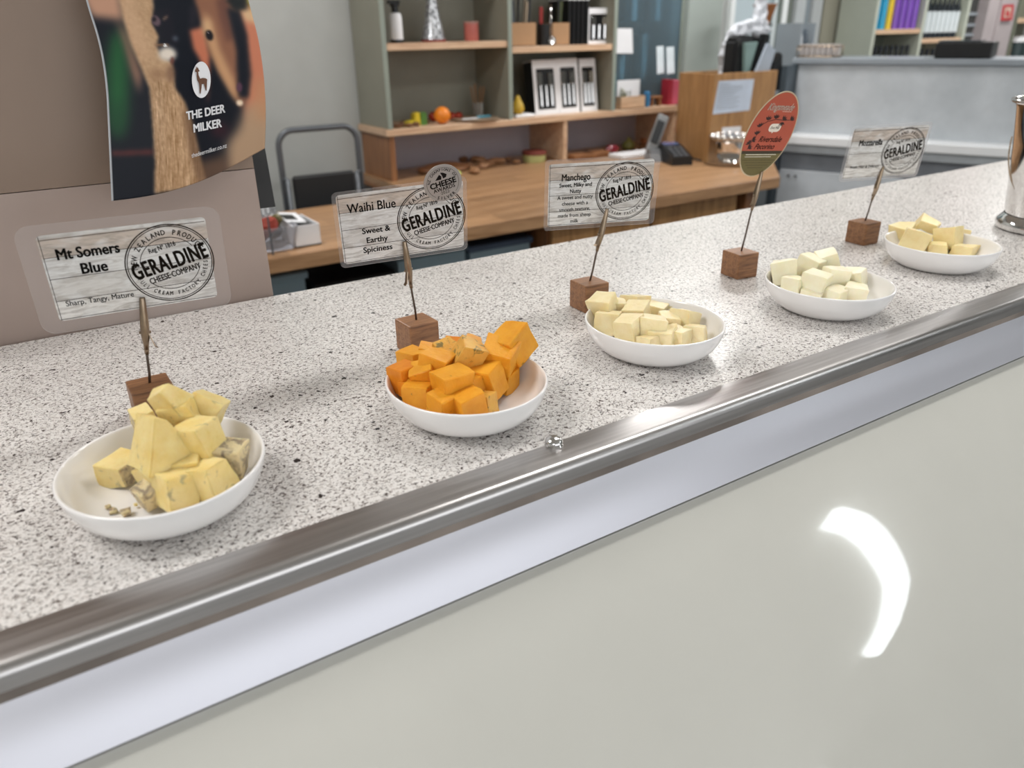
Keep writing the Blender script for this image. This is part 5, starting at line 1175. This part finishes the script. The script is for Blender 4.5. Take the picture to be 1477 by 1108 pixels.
# clutter between box and bar: bottles on a narrow rack
p = PXY(1136, 140, 3.0)
t = thing('narrow_rack', 'narrow grey rack with bottles between wooden box and bar', 'rack', (p.x, 3.0, 0))
hw = .055
for s_ in (-hw, hw): b = BM(); bxx(b, s_-.004, s_+.004, -.08, .08, 0, 1.46); obj('upright', b, M_grey, t)
for z in (.85, 1.0, 1.15, 1.30): b = BM(); bxx(b, -hw+.005, hw-.005, -.08, .08, z, z+.008); obj('shelf', b, M_grey, t)
for k, (dx, z, h, col_, lb) in enumerate(((-.02, 1.008, .10, '#c9c2b0', 'cream bottle low on narrow rack'), (.02, 1.008, .11, '#b04436', 'red bottle low on narrow rack'), (-.02, 1.158, .10, '#3f4a52', 'dark bottle on middle shelf of narrow rack'), (.022, 1.158, .11, '#b8352e', 'bright red bottle on middle shelf of narrow rack'), (-.015, 1.308, .13, '#d8dde2', 'white spray bottle on top of narrow rack'), (.025, 1.308, .12, '#4a5560', 'slate bottle on top of narrow rack'))):
    b = BM(); lathe(b, [(0, 0), (.017, 0), (.018, .004), (.018, h*.62), (.008, h*.8), (.008, h), (0, h)], n=16)
    single('rack_bottle', b, plain('rack_'+col_[1:], col_, .35), (p.x+dx, 2.96, z), lb, 'bottle', 'bottles on the narrow rack')

# ------------------------------------------------------------------ far shelf unit with bottles
FY = 2.95
fx0, fx1, fx2 = PXY(1262, 40, FY).x, PXY(1331, 40, FY).x, PXY(1392, 40, FY).x
M_fs = plain('pale_green_unit', '#b3b8ab', .5, 0, .02)
t = thing('far_shelf_unit', 'pale shelf unit of bottles beyond the bar', 'shelves', ((fx0+fx2)/2, 3.08, 0))
def part(nm, *bx6, m=M_fs, bev=.001):
    b = BM(); bxx(b, *bx6, bev); return obj(nm, b, m, t, world=True)
for x in (fx0, fx1, fx2): part('upright', x-.014, x+.014, FY, Y1-.03, 0, 2.0)
part('back_panel', fx0, fx2, Y1-.03, Y1-.018, 0, 2.0, m=plain('unit_back', '#7f8578', .6))
zb1, zb2 = PXY(1297, 42, FY).z, PXY(1362, 55, FY).z
for x0_, x1_, zs in ((fx0+.0145, fx1-.0145, (.6, .95, zb1-.31, zb1)), (fx1+.0145, fx2-.0145, (.6, .95, zb2-.31, zb2))):
    for z in zs: part('shelf', x0_, x1_, FY+.004, Y1-.031, z-.025, z, m=M_oak)
def bottle(x, y, z, h, r, bodyc, capc, label, grp, lab=None):
    t = thing('bottle', label, 'bottle', (x, y, z), 0, grp)
    b = BM(); lathe(b, [(0, 0), (r, 0), (r, h*.62), (r*.42, h*.76), (r*.38, h*.86), (0, h*.86)], n=14); obj('body', b, plain('b_'+bodyc[1:], bodyc, .2), t, True, auto=40)
    b = BM(); lathe(b, [(0, h*.861), (r*.46, h*.861), (r*.46, h), (0, h)], n=12); obj('cap', b, plain('b_'+capc[1:], capc, .4), t, True, auto=40)
    if lab: b = BM(); lathe(b, [(r*1.01, h*.12), (r*1.03, h*.12), (r*1.03, h*.56), (r*1.01, h*.56)], n=14); obj('label', b, plain('b_'+lab[1:], lab, .5), t, True, auto=40)
ordn = ['first', 'second', 'third', 'fourth', 'fifth', 'sixth', 'seventh', 'eighth']
for k, col_ in enumerate(('#2aa3cc', '#2aa3cc', '#e0bd2c', '#7a4fb0', '#7a4fb0', '#7a4fb0', '#7a4fb0')):
    x = fx0+.05+(fx1-fx0-.10)*k/6; cn = {'#2aa3cc': 'blue', '#e0bd2c': 'yellow', '#7a4fb0': 'purple'}[col_]
    bottle(x, FY+.045, zb1+.0005, .30, .36*(fx1-fx0-.10)/6, col_, '#c8cfd8', '%s bottle, %s from left on far left shelf' % (cn, ordn[k]), 'coloured bottles beyond the bar')
for k in range(8):
    x = fx1+.05+(fx2-fx1-.10)*k/7
    bottle(x, FY+.045, zb2+.0005, .27, .36*(fx2-fx1-.10)/7, '#1a2228', '#1a1d22', 'dark bottle with white label, %s from left on far right shelf' % ordn[k], 'white label bottles beyond the bar', '#d5dde0')
    x = fx0+.05+(fx1-fx0-.10)*k/7
    bottle(x, FY+.045, zb1-.3095, .22, .024, '#14181f', '#20242c', 'dark bottle, %s from left on lower shelf behind bar' % ordn[k], 'dark bottles low beyond the bar')
for k in range(4):
    bottle(fx1+.05+k*.06, FY+.045, zb2-.3095, .25, .024, '#14181f', '#20242c', 'dark bottle, %s from left on low right shelf behind case' % ordn[k], 'dark bottles low on the right bay')
# dark rack, pale pillar, fire point sign, right-hand shelf
x0_, x1_ = fx2+.016, PXY(1416, 40, FY).x
t = thing('dark_rack', 'narrow dark grey rack right of the bottle shelves', 'rack', ((x0_+x1_)/2, 3.0, 0))
b = BM(); bxx(b, x0_, x1_, FY+.02, Y1-.02, 0, 2.0); obj('carcass', b, plain('rack_dark', '#3a3b3a', .5), t, world=True)
for py in (20, 36, 50):
    z = PXY(1405, py, FY).z; b = BM(); bxx(b, x0_, x1_, FY+.012, FY+.0195, z-.008, z+.008); obj('shelf_edge', b, M_grey, t, world=True)
x0_, x1_ = PXY(1420, 40, 2.9).x, PXY(1460, 40, 2.9).x
b = BM(); bxx(b, x0_, x1_, 2.9, Y1, 0, CEIL, .004); bxx(b, x0_+.12, x0_+.15, 2.89, 2.9, 0, CEIL); struct('trim_10', b, plain('pinkish_pillar', '#a89fa0', .5, 0, .03))
fp = sheet('fire_point_sign', [(1447, 7), (1463, 6), (1460, 29), (1443, 30)], 2.888, 'red framed fire sign on the pale pillar', 'sign', m=plain('sign_red', '#b53a3f', .4))
q4 = [(1450, 11), (1459, 10.5), (1457, 25), (1448, 25.5)]; b = BM(); b.faces.new([b.verts.new(PXY(x, y, 2.886)-fp.location) for x, y in q4]); obj('pale_centre', b, plain('sign_pale', '#c9b5a5', .4), fp)
fl = [(1451.5, 24), (1450, 19), (1452, 17), (1453, 12.5), (1456, 17), (1456.5, 21), (1455, 24)]; b = BM(); b.faces.new([b.verts.new(PXY(x, y, 2.885)-fp.location) for x, y in fl]); obj('flame_mark', b, plain('sign_red', '#b53a3f', .4), fp)
x0_ = PXY(1464, 40, 2.95).x
t = thing('side_shelf', 'green shelf with orange oak board at far right edge', 'shelves', (x0_+.3, 3.05, 0))
b = BM(); bxx(b, x0_, x0_+.6, Y1-.04, Y1-.02, 0, 2.0); bxx(b, x0_, x0_+.012, 2.95, Y1-.041, 0, 2.0); obj('carcass', b, plain('side_shelf_green', '#7e8273', .5), t, world=True)
z = PXY(1470, 26, 2.95).z; b = BM(); bxx(b, x0_+.013, x0_+.6, 2.95, Y1-.041, z-.03, z); obj('board', b, M_oak, t, world=True)
z2 = 1.16; b = BM(); bxx(b, x0_+.013, x0_+.6, 2.95, Y1-.041, z2-.03, z2); obj('board', b, M_oak, t, world=True)
for k, (dx, r, h, col_, lb) in enumerate(((.06, .04, .12, '#8f5a3a', 'brown jar at far right shelf'), (.20, .07, .16, '#2c3b3c', 'dark round tin with white lid at far right shelf'))):
    b = BM(); lathe(b, [(0, 0), (r, 0), (r, h), (0, h)], n=20); o = single('far_jar', b, plain('jar_'+col_[1:], col_, .4), (x0_+dx+.03, 3.03, z2+.0005), lb, 'jar')
    if k: b = BM(); lathe(b, [(0, h), (r*1.04, h), (r*1.04, h+.03), (0, h+.04)], n=20); obj('lid', b, M_white, o, True, auto=40)
